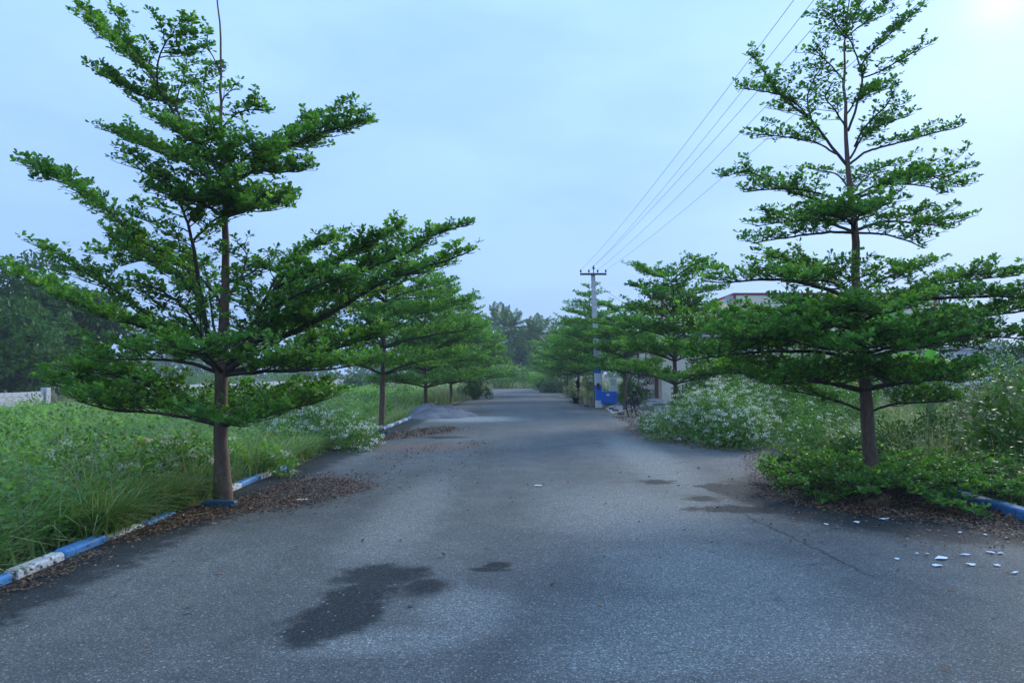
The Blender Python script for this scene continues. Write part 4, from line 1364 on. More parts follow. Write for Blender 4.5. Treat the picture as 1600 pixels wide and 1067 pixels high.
# tufts that flop over the kerb and hide stretches of it
x, y = [], []
for yc, sy, n_ in ((4.4, .5, 420), (6.70, .17, 900), (7.75, .25, 1000), (8.9, .25, 500), (10.9, .5, 700), (12.6, .9, 900), (16.4, .7, 600), (21.5, 2.2, 800)):
    x.append(rng.normal(-4.22, .09, n_)); y.append(rng.normal(yc, sy, n_))
x, y = np.concatenate(x), np.concatenate(y)
n = len(x)
P = np.stack([x, y, np.zeros(n) - .02], 1)
V, F, T = blade_arrays(P, rng.uniform(.22, .62, n), rng.normal(0.1, 1.5, n), np.abs(rng.normal(.35, .2, n)), np.abs(rng.normal(.7, .3, n)), rng.uniform(.008, .018, n) + .0004 * y, np.clip(rng.normal(.52, .27, n), 0, 1))
tag(obj('kerb_grass', mesh_np('kerb_grass', V, F, T), M['grass']), 'straw and green tufts flopping over the left kerb stones', 'grass', kind='stuff')
# left field: thinner and coarser with distance
x, y = field_pts(2600, -20.4, -4.3, 9, 78, .9)
x, y = tufts(x, y, 8, .22)
ok = x < -4.3
x, y = x[ok], y[ok]
hh = rng.uniform(.25, .62, len(x)) * (.5 + .8 * vnoise(x * .4, y * .4, 19))
grass_patch('field_grass', 'mixed green and straw grass over the left field', x, y, hh, .006 + .0007 * y, 'grass', .48, .24)
# beyond the wall and past the road end
x = rng.uniform(-75, -21, 3000); y = rng.uniform(30, 110, 3000)
x2 = rng.uniform(-14, 14, 5500); y2 = rng.uniform(66.5, 84, 5500)
x, y = np.concatenate([x, x2]), np.concatenate([y, y2])
grass_patch('far_grass', 'pale grass across the end of the road and beyond the wall', x, y, rng.uniform(.4, .95, len(x)), np.full(len(x), .08), 'dry_grass', .28, .22)
# right side dry grass
x, y = field_pts(1700, 5.7, 16, 9.5, 36, .8)
x, y = tufts(x, y, 10, .16)
ok = (x > road_right(y) + .25) & ~((x > 4.8) & (x < 8.4) & (y > 27)) & ~((x < 7.0) & (y > 13) & (y < 20))
x, y = x[ok], y[ok]
grass_patch('dry_grass', 'tall pale seeding grass behind the tiered tree on the right', x, y, rng.uniform(.45, 1.0, len(x)), .004 + .0005 * y, 'dry_grass', .45, .25, .2, .3)
x, y = field_pts(900, 5.6, 9, 5, 12, .8)
x, y = tufts(x, y, 10, .10)
ok = x > 5.62
grass_patch('verge_grass', 'grass and dry stalks behind the blue kerb on the right', x[ok], y[ok], rng.uniform(.25, .8, ok.sum()), rng.uniform(.005, .010, ok.sum()), 'grass', .55, .25)
yv = rng.uniform(34, 66, 2600)
xv = np.where(rng.random(2600) < .5, road_right(yv) + rng.uniform(.3, 3.0, 2600), road_left(yv) - rng.uniform(.3, 3.0, 2600))
xv, yv = tufts(xv, yv, 3, .12)
ok = (xv > road_right(yv) + .2) | (xv < road_left(yv) - .2)
grass_patch('roadside_grass', 'straw and green grass along both far road edges', xv[ok], yv[ok], rng.uniform(.3, .8, ok.sum()), np.full(ok.sum(), .035), 'dry_grass', .4, .25)


def weeds(name, label, x, y, h, leaf, mat, per=18, tm=.4, broad=.75):
    """upright herbs: whorls of broad leaves up a stem"""
    n = len(x)
    z0 = gz(x, y)
    X, Yc, Z0 = np.repeat(x, per), np.repeat(y, per), np.repeat(z0, per)
    Hh = np.repeat(h, per)
    f = rng.uniform(.15, 1, n * per)
    az = rng.uniform(0, 2 * math.pi, n * per)
    lean = np.repeat(rng.normal(0, .12, n), per)
    lean2 = np.repeat(rng.normal(0, .12, n), per)
    P = np.stack([X + lean * Hh * f, Yc + lean2 * Hh * f, Z0 + Hh * f], 1)
    el = rng.uniform(-.15, .6, n * per)
    D = np.stack([np.cos(az) * np.cos(el), np.sin(az) * np.cos(el), np.sin(el)], 1)
    L = np.repeat(leaf, per) * rng.uniform(.6, 1.25, n * per) * (1.15 - .4 * f)
    P = P + D * (L * .35)[:, None]
    T = np.clip(np.repeat(rng.normal(tm, .16, n), per) + rng.normal(0, .1, n * per) + .2 * (f - .5), 0, 1)
    N = unit(UP + rng.normal(0, .3, P.shape))
    a = leaf_arrays(P, D, N, L, L * broad, False, T)
    Ps = np.stack([x, y, z0 - .02], 1)
    b = blade_arrays(Ps, h, rng.uniform(0, 6.28, n), np.abs(lean[::per]), np.zeros(n), .005 + .0005 * y, np.full(n, .25))
    V, F, T = join_arrays([a, b])
    return tag(obj(name, mesh_np(name, V, F, T), M[mat]), label, 'weeds', kind='stuff')


x, y = field_pts(3300, -20.2, -5.0, 8.5, 60, .9)
keep = vnoise(x * .30, y * .30, 23) > .30
x, y = x[keep], y[keep]
weeds('field_weeds', 'bright broad-leaved weeds covering the left field', x, y, rng.uniform(.25, .6, len(x)), .065 + .0038 * y, 'leaf_weed', 20, .5)
x, y = field_pts(1300, -8.8, -4.2, 4, 14, .8)
weeds('verge_weeds', 'leafy herbs among the long grass on the left verge', x, y, rng.uniform(.25, .75, len(x)), rng.uniform(.06, .12, len(x)), 'leaf_weed', 22, .35, .6)
x, y = field_pts(900, 5.7, 12, 7, 30, .8)
ok = (x > road_right(y) + .3) & ~((x > 4.8) & (x < 8.4) & (y > 27))
weeds('verge_weeds', 'dark leafy herbs under the trees on the right verge', x[ok], y[ok], rng.uniform(.25, .8, ok.sum()), rng.uniform(.06, .10, ok.sum()), 'leaf_shrub', 20, .4, .6)

sl = []
for i in range(150):
    yy = (9 ** -.8 + rng.random() * (62 ** -.8 - 9 ** -.8)) ** (-1 / .8)
    xx = rng.uniform(-20, -5.2)
    if abs(xx) > yy + 2 or xx > -5.2 - rng.random(): continue
    r = rng.uniform(.18, .48) * (1 + yy * .012)
    sl.append((xx, yy, r * .55, r * 1.2, r * rng.uniform(.8, 1.25)))
for nm, mt, lab, part in (('field_scrub', 'leaf_shrub', 'darker leafy scrub dotted through the left field', sl[::2]), ('dry_scrub', 'leaf_olive', 'dull olive and brownish scrub dotted through the left field', sl[1::2])):
    P, D, N, L, T, d = lump_leaves(rng, part, 9000, .075, tmean=.4)
    ok = P[:, 2] > 0
    V, F, T = leaf_arrays(P[ok], D[ok], N[ok], L[ok] * (1 + P[ok][:, 1] * .012), L[ok] * .55 * (1 + P[ok][:, 1] * .012), False, T[ok])
    tag(obj(nm, mesh_np(nm, V, F, T), M[mt]), lab, 'scrub', kind='stuff')

# ------------------------------------------------------------------ fallen leaves
rng = np.random.default_rng(29)


def litter(label, polys, n, size=.05, thick=.03):
    P = []
    for pl, share in polys:
        g = [gp(*p)[:2] for p in pl]
        q = sample_poly(rng, g, int(n * share))
        P.append(q)
    P = np.vstack(P)
    P = P + rng.normal(0, 1, P.shape) * np.where(rng.random((len(P), 1)) < .16, .38, .07)
    m_ = len(P)
    z = road_z(P[:, 0], P[:, 1]) + .006 + rng.random(m_) ** 2 * thick
    az = rng.uniform(0, 2 * math.pi, m_)
    el = rng.normal(.05, .28, m_)
    D = np.stack([np.cos(az) * np.cos(el), np.sin(az) * np.cos(el), np.sin(el)], 1)
    N = unit(UP + rng.normal(0, .35, (m_, 3)))
    L = size * rng.uniform(.40, 1.35, m_)
    Pz = np.column_stack([P, z])
    low = np.minimum(0, D[:, 2] * L)
    Pz[:, 2] -= low
    V, F, T = leaf_arrays(Pz, D, N, L, L * .6, False, np.clip(rng.normal(.45, .22, m_), 0, 1))
    return tag(obj('fallen_leaves', mesh_np('fallen_leaves', V, F, T), M['litter']), label, 'leaf litter', kind='stuff')


litter('drift of dry brown leaves on the road by the near left tree', [
    ([(385, 800), (400, 775), (440, 758), (520, 748), (583, 760), (580, 768), (520, 782), (470, 796), (420, 802)], .52),
    ([(150, 858), (240, 818), (330, 790), (395, 775), (400, 800), (300, 822), (220, 842)], .30),
    ([(430, 755), (470, 742), (560, 742), (600, 748), (570, 756), (480, 758)], .06),
    ([(0, 922), (60, 900), (160, 858), (170, 866), (80, 908), (0, 935)], .05),
    ([(330, 830), (700, 760), (820, 700), (700, 690), (500, 760)], .07)], 12000, .033)
litter('brown leaves under the slim second tree on the left', [
    ([(585, 684), (620, 676), (690, 668), (722, 670), (700, 678), (640, 686), (600, 690)], .9), ([(560, 720), (640, 700), (760, 690), (760, 700), (640, 720)], .1)], 3000, .05)
litter('dry leaves gathered under the low branches of the tiered tree', [
    ([(1160, 705), (1230, 705), (1330, 730), (1330, 800), (1250, 795), (1180, 780), (1170, 745)], .62),
    ([(1250, 790), (1560, 800), (1600, 812), (1600, 850), (1500, 826), (1300, 806)], .28),
    ([(1230, 735), (1560, 750), (1570, 812), (1290, 804)], .35), ([(1100, 790), (1600, 830), (1600, 880), (1200, 850)], .03)], 11000, .034)
litter('reddish leaf drift along the road edge before the flowering bushes', [
    ([(975, 668), (1010, 664), (1060, 680), (1150, 698), (1150, 708), (1050, 696), (985, 682)], .6),
    ([(960, 652), (990, 650), (1015, 660), (1000, 668), (975, 660)], .3),
    ([(880, 628), (935, 634), (950, 640), (900, 636)], .1)], 4000, .05)
litter('single dry leaves scattered over the open asphalt', [
    ([(0, 960), (300, 830), (700, 720), (1100, 720), (1300, 820), (1600, 870), (1600, 1060), (0, 1060)], 1.0)], 170, .045, .0)

# ------------------------------------------------------------------ small things on the road
rp = random.Random(9)
SCRAP = {(1472, 878): 'largest white paper scrap on the asphalt at the right', (1464, 890): 'narrow tilted paper scrap just below the largest one',
         (1508, 872): 'flat oblong paper scrap right of the largest one', (1518, 888): 'oval paper scrap below and right of the largest one',
         (1558, 889): 'small paper scrap right of the oval one', (1586, 901): 'paper scrap closest to the right edge of the picture',
         (1382, 815): 'pale scrap right at the tips of the low branches', (1338, 821): 'thin pale scrap left of the one at the branch tips',
         (1291, 825): 'leftmost white scrap in front of the low branches', (1548, 868): 'upper right scrap of the paper cluster, beside a tiny one',
         (1564, 869): 'tiny flat scrap at the upper right end of the paper cluster', (1433, 871): 'left speck of the tiny white pair left of the largest scrap',
         (1450, 872): 'right speck of the tiny white pair left of the largest scrap', (1402, 880): 'lone small scrap left of the whole paper cluster',
         (1500, 836): 'small scrap on dark asphalt below the low branches', (1540, 839): 'small scrap on dark asphalt just below the blue kerb end',
         (842, 764): 'pale flattened scrap alone in the middle of the road', (470, 784): 'pale flat chip lying on the brown leaf drift'}
RUB = {893: 'leftmost dark stone at the road edge left of the bucket', 912: 'dark stone between the bucket and the cardboard box', 917: 'flat dark stone in front of the cardboard box',
       928: 'dark stone right at the foot of the utility pole', 905: 'small dark stone touching the right side of the bucket', 962: 'dark stone on the driveway edge right of the meter cabinet',
       970: 'dark stone beside the bicycle tree trunk', 955: 'dark stone just under the meter cabinet'}
for (px, py, s) in [(1472, 878, .17), (1464, 890, .10), (1508, 872, .10), (1518, 888, .09), (1558, 889, .07), (1586, 901, .09), (1382, 815, .12), (1338, 821, .09), (1291, 825, .06), (1548, 868, .08), (1564, 869, .06), (1433, 871, .035), (1450, 872, .035), (1402, 880, .05), (1500, 836, .05), (1540, 839, .05), (842, 764, .13), (470, 784, .20)]:
    c = gp(px, py)
    n = 9
    vs_ = []
    e = rp.uniform(.35, .75)
    for i in range(n):
        a = 2 * math.pi * i / n
        r = s * .5 * rp.uniform(.65, 1.1)
        vs_.append((math.cos(a) * r, math.sin(a) * r * e, rp.uniform(0, .012)))
    vs_.append((0, 0, .012))
    vs2 = [(x, y, z - .002) for x, y, z in vs_]
    fs = [(i, (i + 1) % n, n) for i in range(n)]
    fs += [(n + 1 + (i + 1) % n, n + 1 + i, 2 * n + 1) for i in range(n)] + [(i, n + 1 + i, n + 1 + (i + 1) % n, (i + 1) % n) for i in range(n)]
    lab = SCRAP[(px, py)]
    o = MB().add(vs_ + vs2, fs).build('paper_scrap', M['paper'], None, False, (c[0], c[1], road_z(c[0], c[1]) + .007), (0, 0, rp.uniform(-.5, .5)))
    tag(o, lab, 'paper scrap', 'paper scraps on the road')

# tree pit stones
for (x, y, rz, lab, mt) in [(-3.62, 8.12, 1.50, 'teal painted stone lying across the foot of the near left tree', 'paint_teal'),
                            (-3.72, 17.75, 1.55, 'teal painted stone at the foot of the slim second tree', 'paint_teal')]:
    me = MB().box(-.055, .055, -.20, .20, -.05, .075, .018).mesh('pit_stone')
    tag(obj('pit_stone', me, M[mt], None, (x, y, .01), (0, .08, rz)), lab, 'kerb stone')

# plot marker in the grass
mk = gp(221, 735)
pm = tag(empty('plot_marker', (-6.3, 11.2, 0)), 'small orange plot marker stone in the left grass', 'marker')
MB().box(-.075, .075, -.05, .05, -.1, .52, .012).build('marker_stone', M['plotmark'], pm)
for dx in (-.025, .03):
    ring = [(dx + .018 * math.cos(a), -.0535, .43 + .032 * math.sin(a)) for a in np.linspace(0, 2 * math.pi, 11)]
    MB().tube(ring, .005, 5).build('digit', M['markink'], pm)

# sand heap
rng = np.random.default_rng(41)
hx, hy = gp(688, 654)[:2]
n = 80
V, F = [], []
for j in range(n):
    for i in range(n):
        u, v = i / (n - 1) * 2 - 1, j / (n - 1) * 2 - 1
        r = math.hypot(u * 1.0, v * 1.05) + .22 * (vnoise(np.array([u * 2.3 + 5]), np.array([v * 2.3 + 5]), 3)[0] - .5)
        z = .42 * max(0, 1 - r) ** .85 + .22 * max(0, 1 - r) * (vnoise(np.array([u * 6 + 9]), np.array([v * 6]), 6)[0] - .3)
        z += .07 * max(0, 1 - r) * (vnoise(np.array([u * 15 + 3]), np.array([v * 15 + 7]), 12)[0] - .4)
        z += .12 * max(0, 1 - math.hypot((u + .45) / .5, (v) / .6))
        V.append((u * 1.45, v * 1.8, z - .012))
for j in range(n - 1):
    for i in range(n - 1):
        F.append((j * n + i, j * n + i + 1, (j + 1) * n + i + 1, (j + 1) * n + i))
o = obj('sand_heap', mesh_np('sand_heap', V, F, None, True), M['sand'], None, (hx - .25, hy + 1.2, .012))
tag(o, 'low heap of grey sand spread at the left road edge', 'sand heap')

# ------------------------------------------------------------------ utility pole and wires
PX, PY = gp(936, 637)[:2]
pole = tag(empty('utility_pole', (PX, PY, 0)), 'concrete utility pole with blue and white painted bands and a steel cross-arm', 'pole')
LEANX = -.25


def pole_x(z): return LEANX * z / 6.3


def pole_w(z): return .150 - .065 * z / 6.3


def pole_seg(z0, z1, grow, name, mat):
    vs_, k = [], grow
    for z in (z0, z1):
        w, x = pole_w(z) + k, pole_x(z)
        vs_ += [(x - w, -w * .8 - 0, z), (x + w, -w * .8, z), (x + w, w * .8, z), (x - w, w * .8, z)]
    return MB().add(vs_, [(3, 2, 1, 0), (4, 5, 6, 7), (0, 1, 5, 4), (1, 2, 6, 5), (2, 3, 7, 6), (3, 0, 4, 7)]).build(name, M[mat], pole)


pole_seg(-.3, 6.15, 0, 'shaft', 'concrete')
for z0, z1, mt in ((0, .34, 'pole_white'), (.342, 1.03, 'pole_blue'), (1.032, 1.56, 'pole_white'), (1.562, 2.05, 'pole_blue')):
    pole_seg(z0, z1, .003, 'painted_band', mt)
MB().box(pole_x(1.0) - .07, pole_x(1.0) + .06, -pole_w(1) - .02, -pole_w(1) * .8 - .004, .84, 1.12).build('steel_plate', M['rust'], pole)
zc = at(926, 429, PY)[2]
ARM = .60
arm = MB().box(pole_x(zc) - ARM, pole_x(zc) + ARM, -.16, -.09, zc - .045, zc + .045, .006).build('cross_arm', M['rust'], pole)
pins = []
for dx in (-.57, -.20, .20, .57):
    q = MB()
    q.tube([(0, 0, .04), (0, 0, .12)], .012, 6)
    q.tube([(0, 0, .10), (0, 0, .13), (0, 0, .15), (0, 0, .18), (0, 0, .20)], [.045, .05, .03, .04, .02], 8)
    q.build('insulator', M['black'], pole, True, (pole_x(zc) + dx, -.125, zc))
    pins.append((PX + pole_x(zc) + dx, PY - .125, zc + .19))
q = MB().tube([(0, 0, 0), (0, 0, .22)], .02, 6).tube([(0, 0, .20), (0, 0, .26), (0, 0, .30), (0, 0, .36)], [.045, .055, .03, .035], 8)
q.build('insulator', M['black'], pole, True, (pole_x(6.15) + .03, 0, 6.13))
pins.append((PX + pole_x(6.15) + .03, PY, 6.48))
q = MB().tube([(pole_x(3.2) + .2, -.25, 3.25), (pole_x(3.2) + .35, -.32, 3.55), (pole_x(3.2) + .62, -.3, 3.6)], [.05, .06, .04], 6)
q.build('lamp_bracket', M['black'], pole, True)
MB().tube([(pole_x(z) + pole_w(z) + .03, -.06, z) for z in np.linspace(.3, 3.0, 8)], .022, 6).build('conduit', M['cabinet_white'], pole, True)

# conductors running back over the road side to a pole behind the viewer
far_pins = [(3.55, -9.0, 6.6), (4.15, -9.0, 6.6), (4.45, -9.0, 6.6), (5.3, -9.0, 6.6), (3.95, -9.0, 7.0)]
wl_ = ['overhead wire from the left end of the cross-arm', 'overhead wire from the inner left insulator of the cross-arm', 'overhead wire from the inner right insulator of the cross-arm', 'overhead wire from the right end of the cross-arm', 'overhead wire from the insulator on the pole top']
for a, b_, lab in zip(pins, far_pins, wl_):
    a, b_ = np.array(a), np.array(b_)
    t = np.linspace(0, 1, 25)[:, None]
    pts = a + (b_ - a) * t - UP * (.55 * 4 * t * (1 - t))
    tag(MB().tube(pts, .0038, 5).build('overhead_wire', M['wire'], None, True), lab, 'wire', 'wires strung from the utility pole')
a, b_ = np.array([PX + pole_x(5.6) + .1, PY, 5.75]), np.array([7.9, 38.0, 4.6])
t = np.linspace(0, 1, 14)[:, None]
tag(MB().tube(a + (b_ - a) * t - UP * (.35 * 4 * t * (1 - t)), .009, 5).build('service_cable', M['wire'], None, True), 'slack service cable from the pole to the house', 'cable')

# meter cabinet beside the pole
cx, cy = gp(951, 637)[:2]
cy = PY - .05
cab = tag(empty('meter_cabinet', (cx, cy, 0)), 'blue electrical cabinet with a white meter box on top beside the pole', 'cabinet')
MB().box(-.36, .36, -.18, .18, .20, .74, .02).build('cabinet_body', M['cabinet_blue'], cab)
d_ = MB().box(-.33, .33, -.197, -.183, .23, .71, .006).build('cabinet_door', M['cabinet_blue'], cab)
MB().box(.24, .28, -.215, -.199, .44, .53, .004).build('handle', M['steel'], d_)
MB().box(-.13, .01, -.203, -.199, .55, .64).build('notice_plate', M['paper'], d_)
mbx = MB().box(.03, .345, -.14, .14, .743, 1.32, .015).build('meter_box', M['cabinet_white'], cab)
MB().box(.05, .325, -.152, -.142, .77, 1.29, .004).build('meter_box_door', M['cabinet_white'], mbx)
for i in range(4):
    MB().box(.09, .28, -.158, -.1525, 1.04 + i * .05, 1.06 + i * .05).build('vent_slot', M['greywall'], mbx)
MB().box(.01, .365, -.16, .16, 1.322, 1.35, .006).build('rain_cover', M['cabinet_white'], mbx)
for sx_ in (-.3, .3):
    MB().box(sx_ - .03, sx_ + .03, -.14, .14, -.05, .197).build('stand_leg', M['concrete'], cab)
MB().tube([(.05, 0, .80), (-.06, -.02, .86), (-.16, -.02, 1.0), (-.2, -.02, 1.5)], .018, 6).build('cable_pipe', M['cabinet_white'], cab, True)

# ------------------------------------------------------------------ bicycle leaning by the tree
bx, by = gp(983, 650)[:2]
bike = tag(empty('bicycle', (bx + .16, by - .1, .008)), 'black bicycle parked on its stand beside the right row of trees', 'bicycle')
bike.rotation_euler = (math.radians(5), 0, math.radians(-114))


def ring_pts(c, r, n=24): return [(c[0] + r * math.cos(a), c[1], c[2] + r * math.sin(a)) for a in np.linspace(0, 2 * math.pi, n + 1)]


for x in (-.53, .53):
    wh = MB().tube(ring_pts((0, 0, 0), .305), .012, 6, False).build('wheel', M['steel'], bike, True, (x, 0, .335))
    MB().tube(ring_pts((0, 0, 0), .325), .021, 8, False).build('tyre', M['black'], wh, True)
    sp = MB()
    for k in range(14):
        a = 2 * math.pi * k / 14
        sp.tube([(0, .02 * (-1) ** k, 0), (.30 * math.cos(a), 0, .30 * math.sin(a))], .002, 4)
    sp.tube([(0, -.05, 0), (0, .05, 0)], .022, 8)
    sp.build('spokes', M['steel'], wh)
    MB().tube([(.36 * math.cos(a), 0, .36 * math.sin(a)) for a in np.linspace(.5, 2.9, 12)], .018, 6).build('mudguard', M['black'], wh, True)
fr = MB()
st, hd, bb, rr = np.array((-.22, 0, .78)), np.array((.36, 0, .82)), np.array((-.08, 0, .30)), np.array((-.53, 0, .335))
for a_, c_ in ((st, hd), (np.array((.37, 0, .72)), bb), (st, bb)): fr.tube([a_, c_], .016, 7)
for s_ in (-.05, .05):
    fr.tube([st, rr + [0, s_, 0]], .009, 6)
    fr.tube([bb, rr + [0, s_, 0]], .010, 6)
    fr.tube([(.40, s_, .62), (.53, s_, .335)], .011, 6)
fr.tube([(.34, 0, .95), (.40, 0, .62)], .018, 7).tube([(.40, -.06, .62), (.40, .06, .62)], .014, 6)
fr.build('frame', M['black'], bike, True)
MB().tube([(.20, -.29, .98), (.30, -.27, 1.0), (.36, -.12, 1.0), (.345, 0, .97), (.36, .12, 1.0), (.30, .27, 1.0), (.20, .29, .98)], .012, 7).build('handlebar', M['steel'], bike, True)
for s_ in (-1, 1): MB().tube([(.28, s_ * .275, 1.0), (.17, s_ * .295, .975)], .018, 7).build('grip', M['black'], bike, True)
MB().tube([(-.38, 0, .90), (-.30, 0, .905), (-.18, 0, .90), (-.09, 0, .89)], [.075, .09, .05, .022], 8).build('saddle', M['black'], bike, True)
MB().tube([st, (-.25, 0, .89)], .013, 6).build('seat_post', M['steel'], bike, True)
MB().tube(ring_pts(tuple(bb + [0, .05, 0]), .085, 16), .008, 5, False).build('chain_ring', M['steel'], bike, True)
for s_ in (-1, 1):
    cr = MB().tube([bb + [0, s_ * .07, 0], bb + [s_ * .12, s_ * .08, -.11]], .010, 6).build('crank', M['steel'], bike, True)
    p_ = bb + [s_ * .12, s_ * .12, -.11]
    MB().box(p_[0] - .04, p_[0] + .04, p_[1] - .04, p_[1] + .04, p_[2] - .012, p_[2] + .012, .004).build('pedal', M['black'], cr)
q = MB()
for s_ in (-.07, .07): q.tube([(-.78, s_, .70), (-.30, s_, .70)], .007, 5).tube([(-.76, s_, .70), (-.53, s_ * .7, .34)], .006, 5)
for x in (-.78, -.62, -.46, -.31): q.tube([(x, -.07, .70), (x, .07, .70)], .006, 5)
q.build('carrier', M['steel'], bike, True)
MB().tube([(-.35, -.05, .33), (-.45, -.22, .01)], .010, 6).build('stand', M['steel'], bike, True)

# odds and ends beside the pole
c = gp(922, 632)
o = tag(empty('cardboard_box', (c[0] - .05, c[1] + .4, 0), .4), 'battered cardboard box against the trunk behind the pole', 'box')
MB().box(-.2, .2, -.15, .15, 0, .34, .006).build('box_body', M['card'], o)
MB().box(-.2, .2, -.30, -.155, .325, .337).build('flap', M['card'], o, rot=(-.15, 0, 0))
c = gp(900, 631)
o = tag(empty('bucket', (c[0], c[1] + .2, 0)), 'black bucket at the foot of the far right tree', 'bucket')
MB().tube([(0, 0, 0), (0, 0, .15), (0, 0, .30), (0, 0, .31)], [.13, .15, .17, .18], 14).build('bucket_body', M['black'], o, True)
MB().tube([(.17 * math.cos(a), 0, .30 - .12 * math.sin(a)) for a in np.linspace(0, math.pi, 10)], .006, 5).build('handle', M['steel'], o, True)
o = tag(empty('hanging_bag', (3.11, 40.30, 1.05)), 'dark bag tied to the trunk of a far right tree', 'bag')
MB().tube([(0, -.05, -.35), (.03, -.06, -.25), (0, -.06, -.05), (-.02, -.05, .08), (0, 0, .18)], [.05, .13, .12, .06, .02], 9).build('bag_body', M['black'], o, True)
MB().tube([(.10 * math.cos(a), .20 + .11 * math.sin(a), .16) for a in np.linspace(0, 2 * math.pi, 13)], .012, 5).build('tie', M['black'], o, True)
for i, (px, py, s) in enumerate([(893, 629, .2), (912, 631, .16), (917, 636, .22), (928, 636, .18), (905, 630, .14), (962, 643, .24), (970, 648, .2), (955, 640, .18)]):
    c = gp(px, py)
    q = MB().box(-s / 2, s / 2, -s * .35, s * .35, -.02, s * .42, s * .1)
    me = q.mesh('rubble_stone')
    for v in me.vertices: v.co += Vector((rp.uniform(-1, 1), rp.uniform(-1, 1), rp.uniform(-1, 1))) * s * .09
    o = obj('rubble_stone', me, M['bark_far'], None, (c[0], c[1], .01), (0, 0, rp.uniform(0, 3)))
    lab = RUB[px]
    tag(o, lab, 'stone', 'rubble left of the pole' if px < 940 else 'rubble by the bicycle tree')

# ------------------------------------------------------------------ the house
HX0, HY0 = at(1033, 470, 38)[0], 38.0
house = tag(empty('house', (0, 0, 0)), 'cream flat-roofed house with maroon parapet trim behind the right trees', 'house')
x1 = at(1088, 470, 38)[0]; x2 = at(1147, 470, 38)[0]; x3 = at(1462, 470, 38)[0]
zt = at(1060, 462, 38)[2]
zl = at(1120, 480, 38)[2]
MB().box(HX0, x3, 38.0, 46.0, -.1, 3.55).build('wall', M['cream'], house)
MB().box(HX0 - .35, x3 + .3, 37.4, 46.2, 3.553, 3.70).build('roof_slab', M['greywall'], house)


def upper(xa, xb, y0, y1, z0, z1):
    w = MB().box(xa, xb, y0, y1, z0, z1).build('upper_wall', M['cream'], house)
    t_ = .13
    MB().box(xa - .03, xb + .03, y0 - .03, y1 + .03, z1 + .002, z1 + t_).build('parapet_trim', M['maroon'], w)
    for xx in (xa - .03, xb - .10): MB().box(xx, xx + .13, y0 - .034, y0 - .004, z0, z1).build('corner_trim', M['maroon'], w)
    return w


upper(HX0, x1, 38.02, 42.6, 3.703, zt)
upper(x2, x3, 38.02, 43.5, 3.703, zt + .02)
w = MB().box(x1 + .003, x2 - .003, 38.3, 38.5, 3.703, zl).build('roof_parapet', M['cream'], house)
MB().box(x1 + .004, x2 - .004, 38.26, 38.297, zl - .32, zl - .22).build('parapet_trim', M['maroon'], w)
for xa in (x2 + 1.8, x2 + 5.0, x2 + 8.0, HX0 + 1.6):
    wn = MB().box(xa, xa + 1.2, 37.94, 37.995, 1.0, 2.3).build('window', M['maroon'], house)
    for k in range(2): MB().box(xa + .07 + k * .55, xa + .58 + k * .55, 37.925, 37.938, 1.07, 2.23).build('pane', M['glass'], wn)
dr = MB().box(HX0 - .03, HX0 - .003, 39.0, 40.0, 0.15, 2.25).build('door', M['maroon'], house)
MB().tube([(HX0 - .06, 39.15, 1.1), (HX0 - .06, 39.15, 1.25)], .015, 6).build('handle', M['steel'], dr)
# porch towards the road with two pillars
MB().box(HX0 - 1.6, HX0 - .004, 36.0, 41.5, -.05, .14).build('porch_floor', M['driveway'], house)
for yy in (36.15, 38.7, 41.2): MB().box(HX0 - 1.55, HX0 - 1.27, yy - .14, yy + .14, .143, 3.0, .01).build('pillar', M['cream'], house)
MB().box(HX0 - 1.75, HX0 - .36, 35.9, 41.6, 3.003, 3.16).build('porch_roof', M['cream'], house)
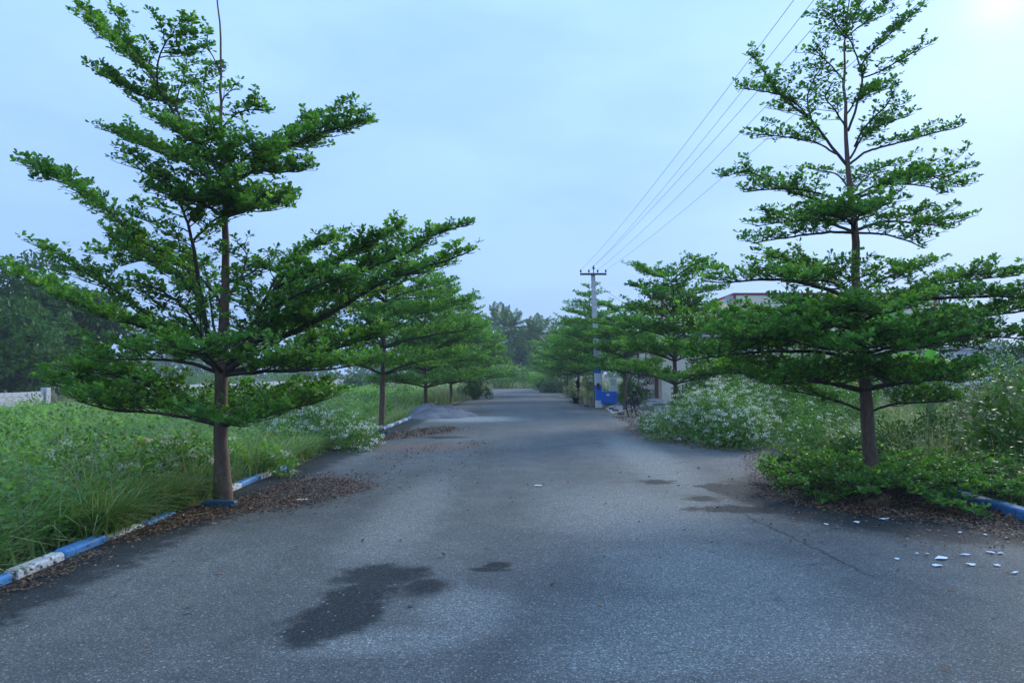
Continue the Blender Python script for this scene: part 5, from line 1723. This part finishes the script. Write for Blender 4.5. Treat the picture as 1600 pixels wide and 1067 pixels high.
# satellite dish on the roof edge
ds = tag(empty('satellite_dish', (at(1143, 474, 38.2)[0] - .1, 38.2, zl + .003)), 'grey satellite dish on the house roof edge', 'dish')
rr_ = [(0, 0, 0)]
q = MB()
n = 16
vv, ff = [], []
for r_, z_ in ((.02, 0), (.15, .025), (.30, .10)):
    for k in range(n): vv.append((r_ * math.cos(2 * math.pi * k / n), r_ * math.sin(2 * math.pi * k / n), z_))
for r_ in range(2):
    for k in range(n): ff.append((r_ * n + k, r_ * n + (k + 1) % n, (r_ + 1) * n + (k + 1) % n, (r_ + 1) * n + k))
ff.append(tuple(range(n - 1, -1, -1)))
MB().add(vv, ff).build('reflector', M['greywall'], ds, True, (0, 0, .38), (math.radians(65), 0, -.6))
MB().tube([(0, 0, 0), (0, .05, .38)], .02, 6).build('mast', M['steel'], ds, True)
# driveway apron from the road to the porch
V = [(road_right(27.5) + .05, 26.8, .012), (HX0 - 1.1, 34.8, .05), (HX0 - .2, 36.0, .05), (HX0 - 1.5, 38.8, .05), (5.0, 36.6, .03), (road_right(32) + .55, 30.6, .014)]
MBd = MB().add(V + [(x, y, z - .08) for x, y, z in V], [tuple(range(6))] + [(i, 6 + i, 6 + (i + 1) % 6, (i + 1) % 6) for i in range(6)])
tag(MBd.build('driveway', M['driveway'], None), 'grey concrete driveway from the road up to the house', kind='structure')
# yellow blossom behind the tiered tree
bush('flowering_shrub', 'yellow blossom showing beside the tiered tree trunk above the parapet', (at(1308, 422, 26)[0], 26.0), .8, .7, 5.55, 2600, .09, 'leaf_shrub', 26, 'yellow', .06, seed=301, k=9, cat='shrub')
# distant white house
fx = at(1510, 540, 92)[0]
fh = tag(empty('house', (fx, 92, 0)), 'distant hazy white house with a grey roof at the right edge', 'house')
MB().box(-1.6, 9.0, 0, 7, -.1, 4.6).build('wall', M['paint_white'], fh)
MB().box(-2.0, 9.4, -.5, 7.4, 4.603, 5.1).build('roof', M['greywall'], fh)
for xx in (0, 3.2, 6.4):
    wn = MB().box(xx, xx + 1.4, -.05, -.003, 1.4, 2.9).build('window', M['greywall'], fh)
    MB().box(xx + .1, xx + 1.3, -.07, -.053, 1.5, 2.8).build('pane', M['glass'], wn)

# ------------------------------------------------------------------ haze
hz, hnt, hb, ho = new_mat('evening_haze')
hnt.nodes.remove(hb)
hv = nd(hnt, 'ShaderNodeVolumePrincipled')
hv.inputs['Color'].default_value = (.86, .92, 1.0, 1)
hv.inputs['Density'].default_value = .0008
hnt.links.new(hv.outputs[0], ho.inputs['Volume'])
HB = 660.0
o = MB().box(-HB, HB, -HB, HB, -1.2, 16.0).build('haze', hz)
tag(o, 'thin blue evening haze filling the air over the fields', 'haze', kind='stuff')
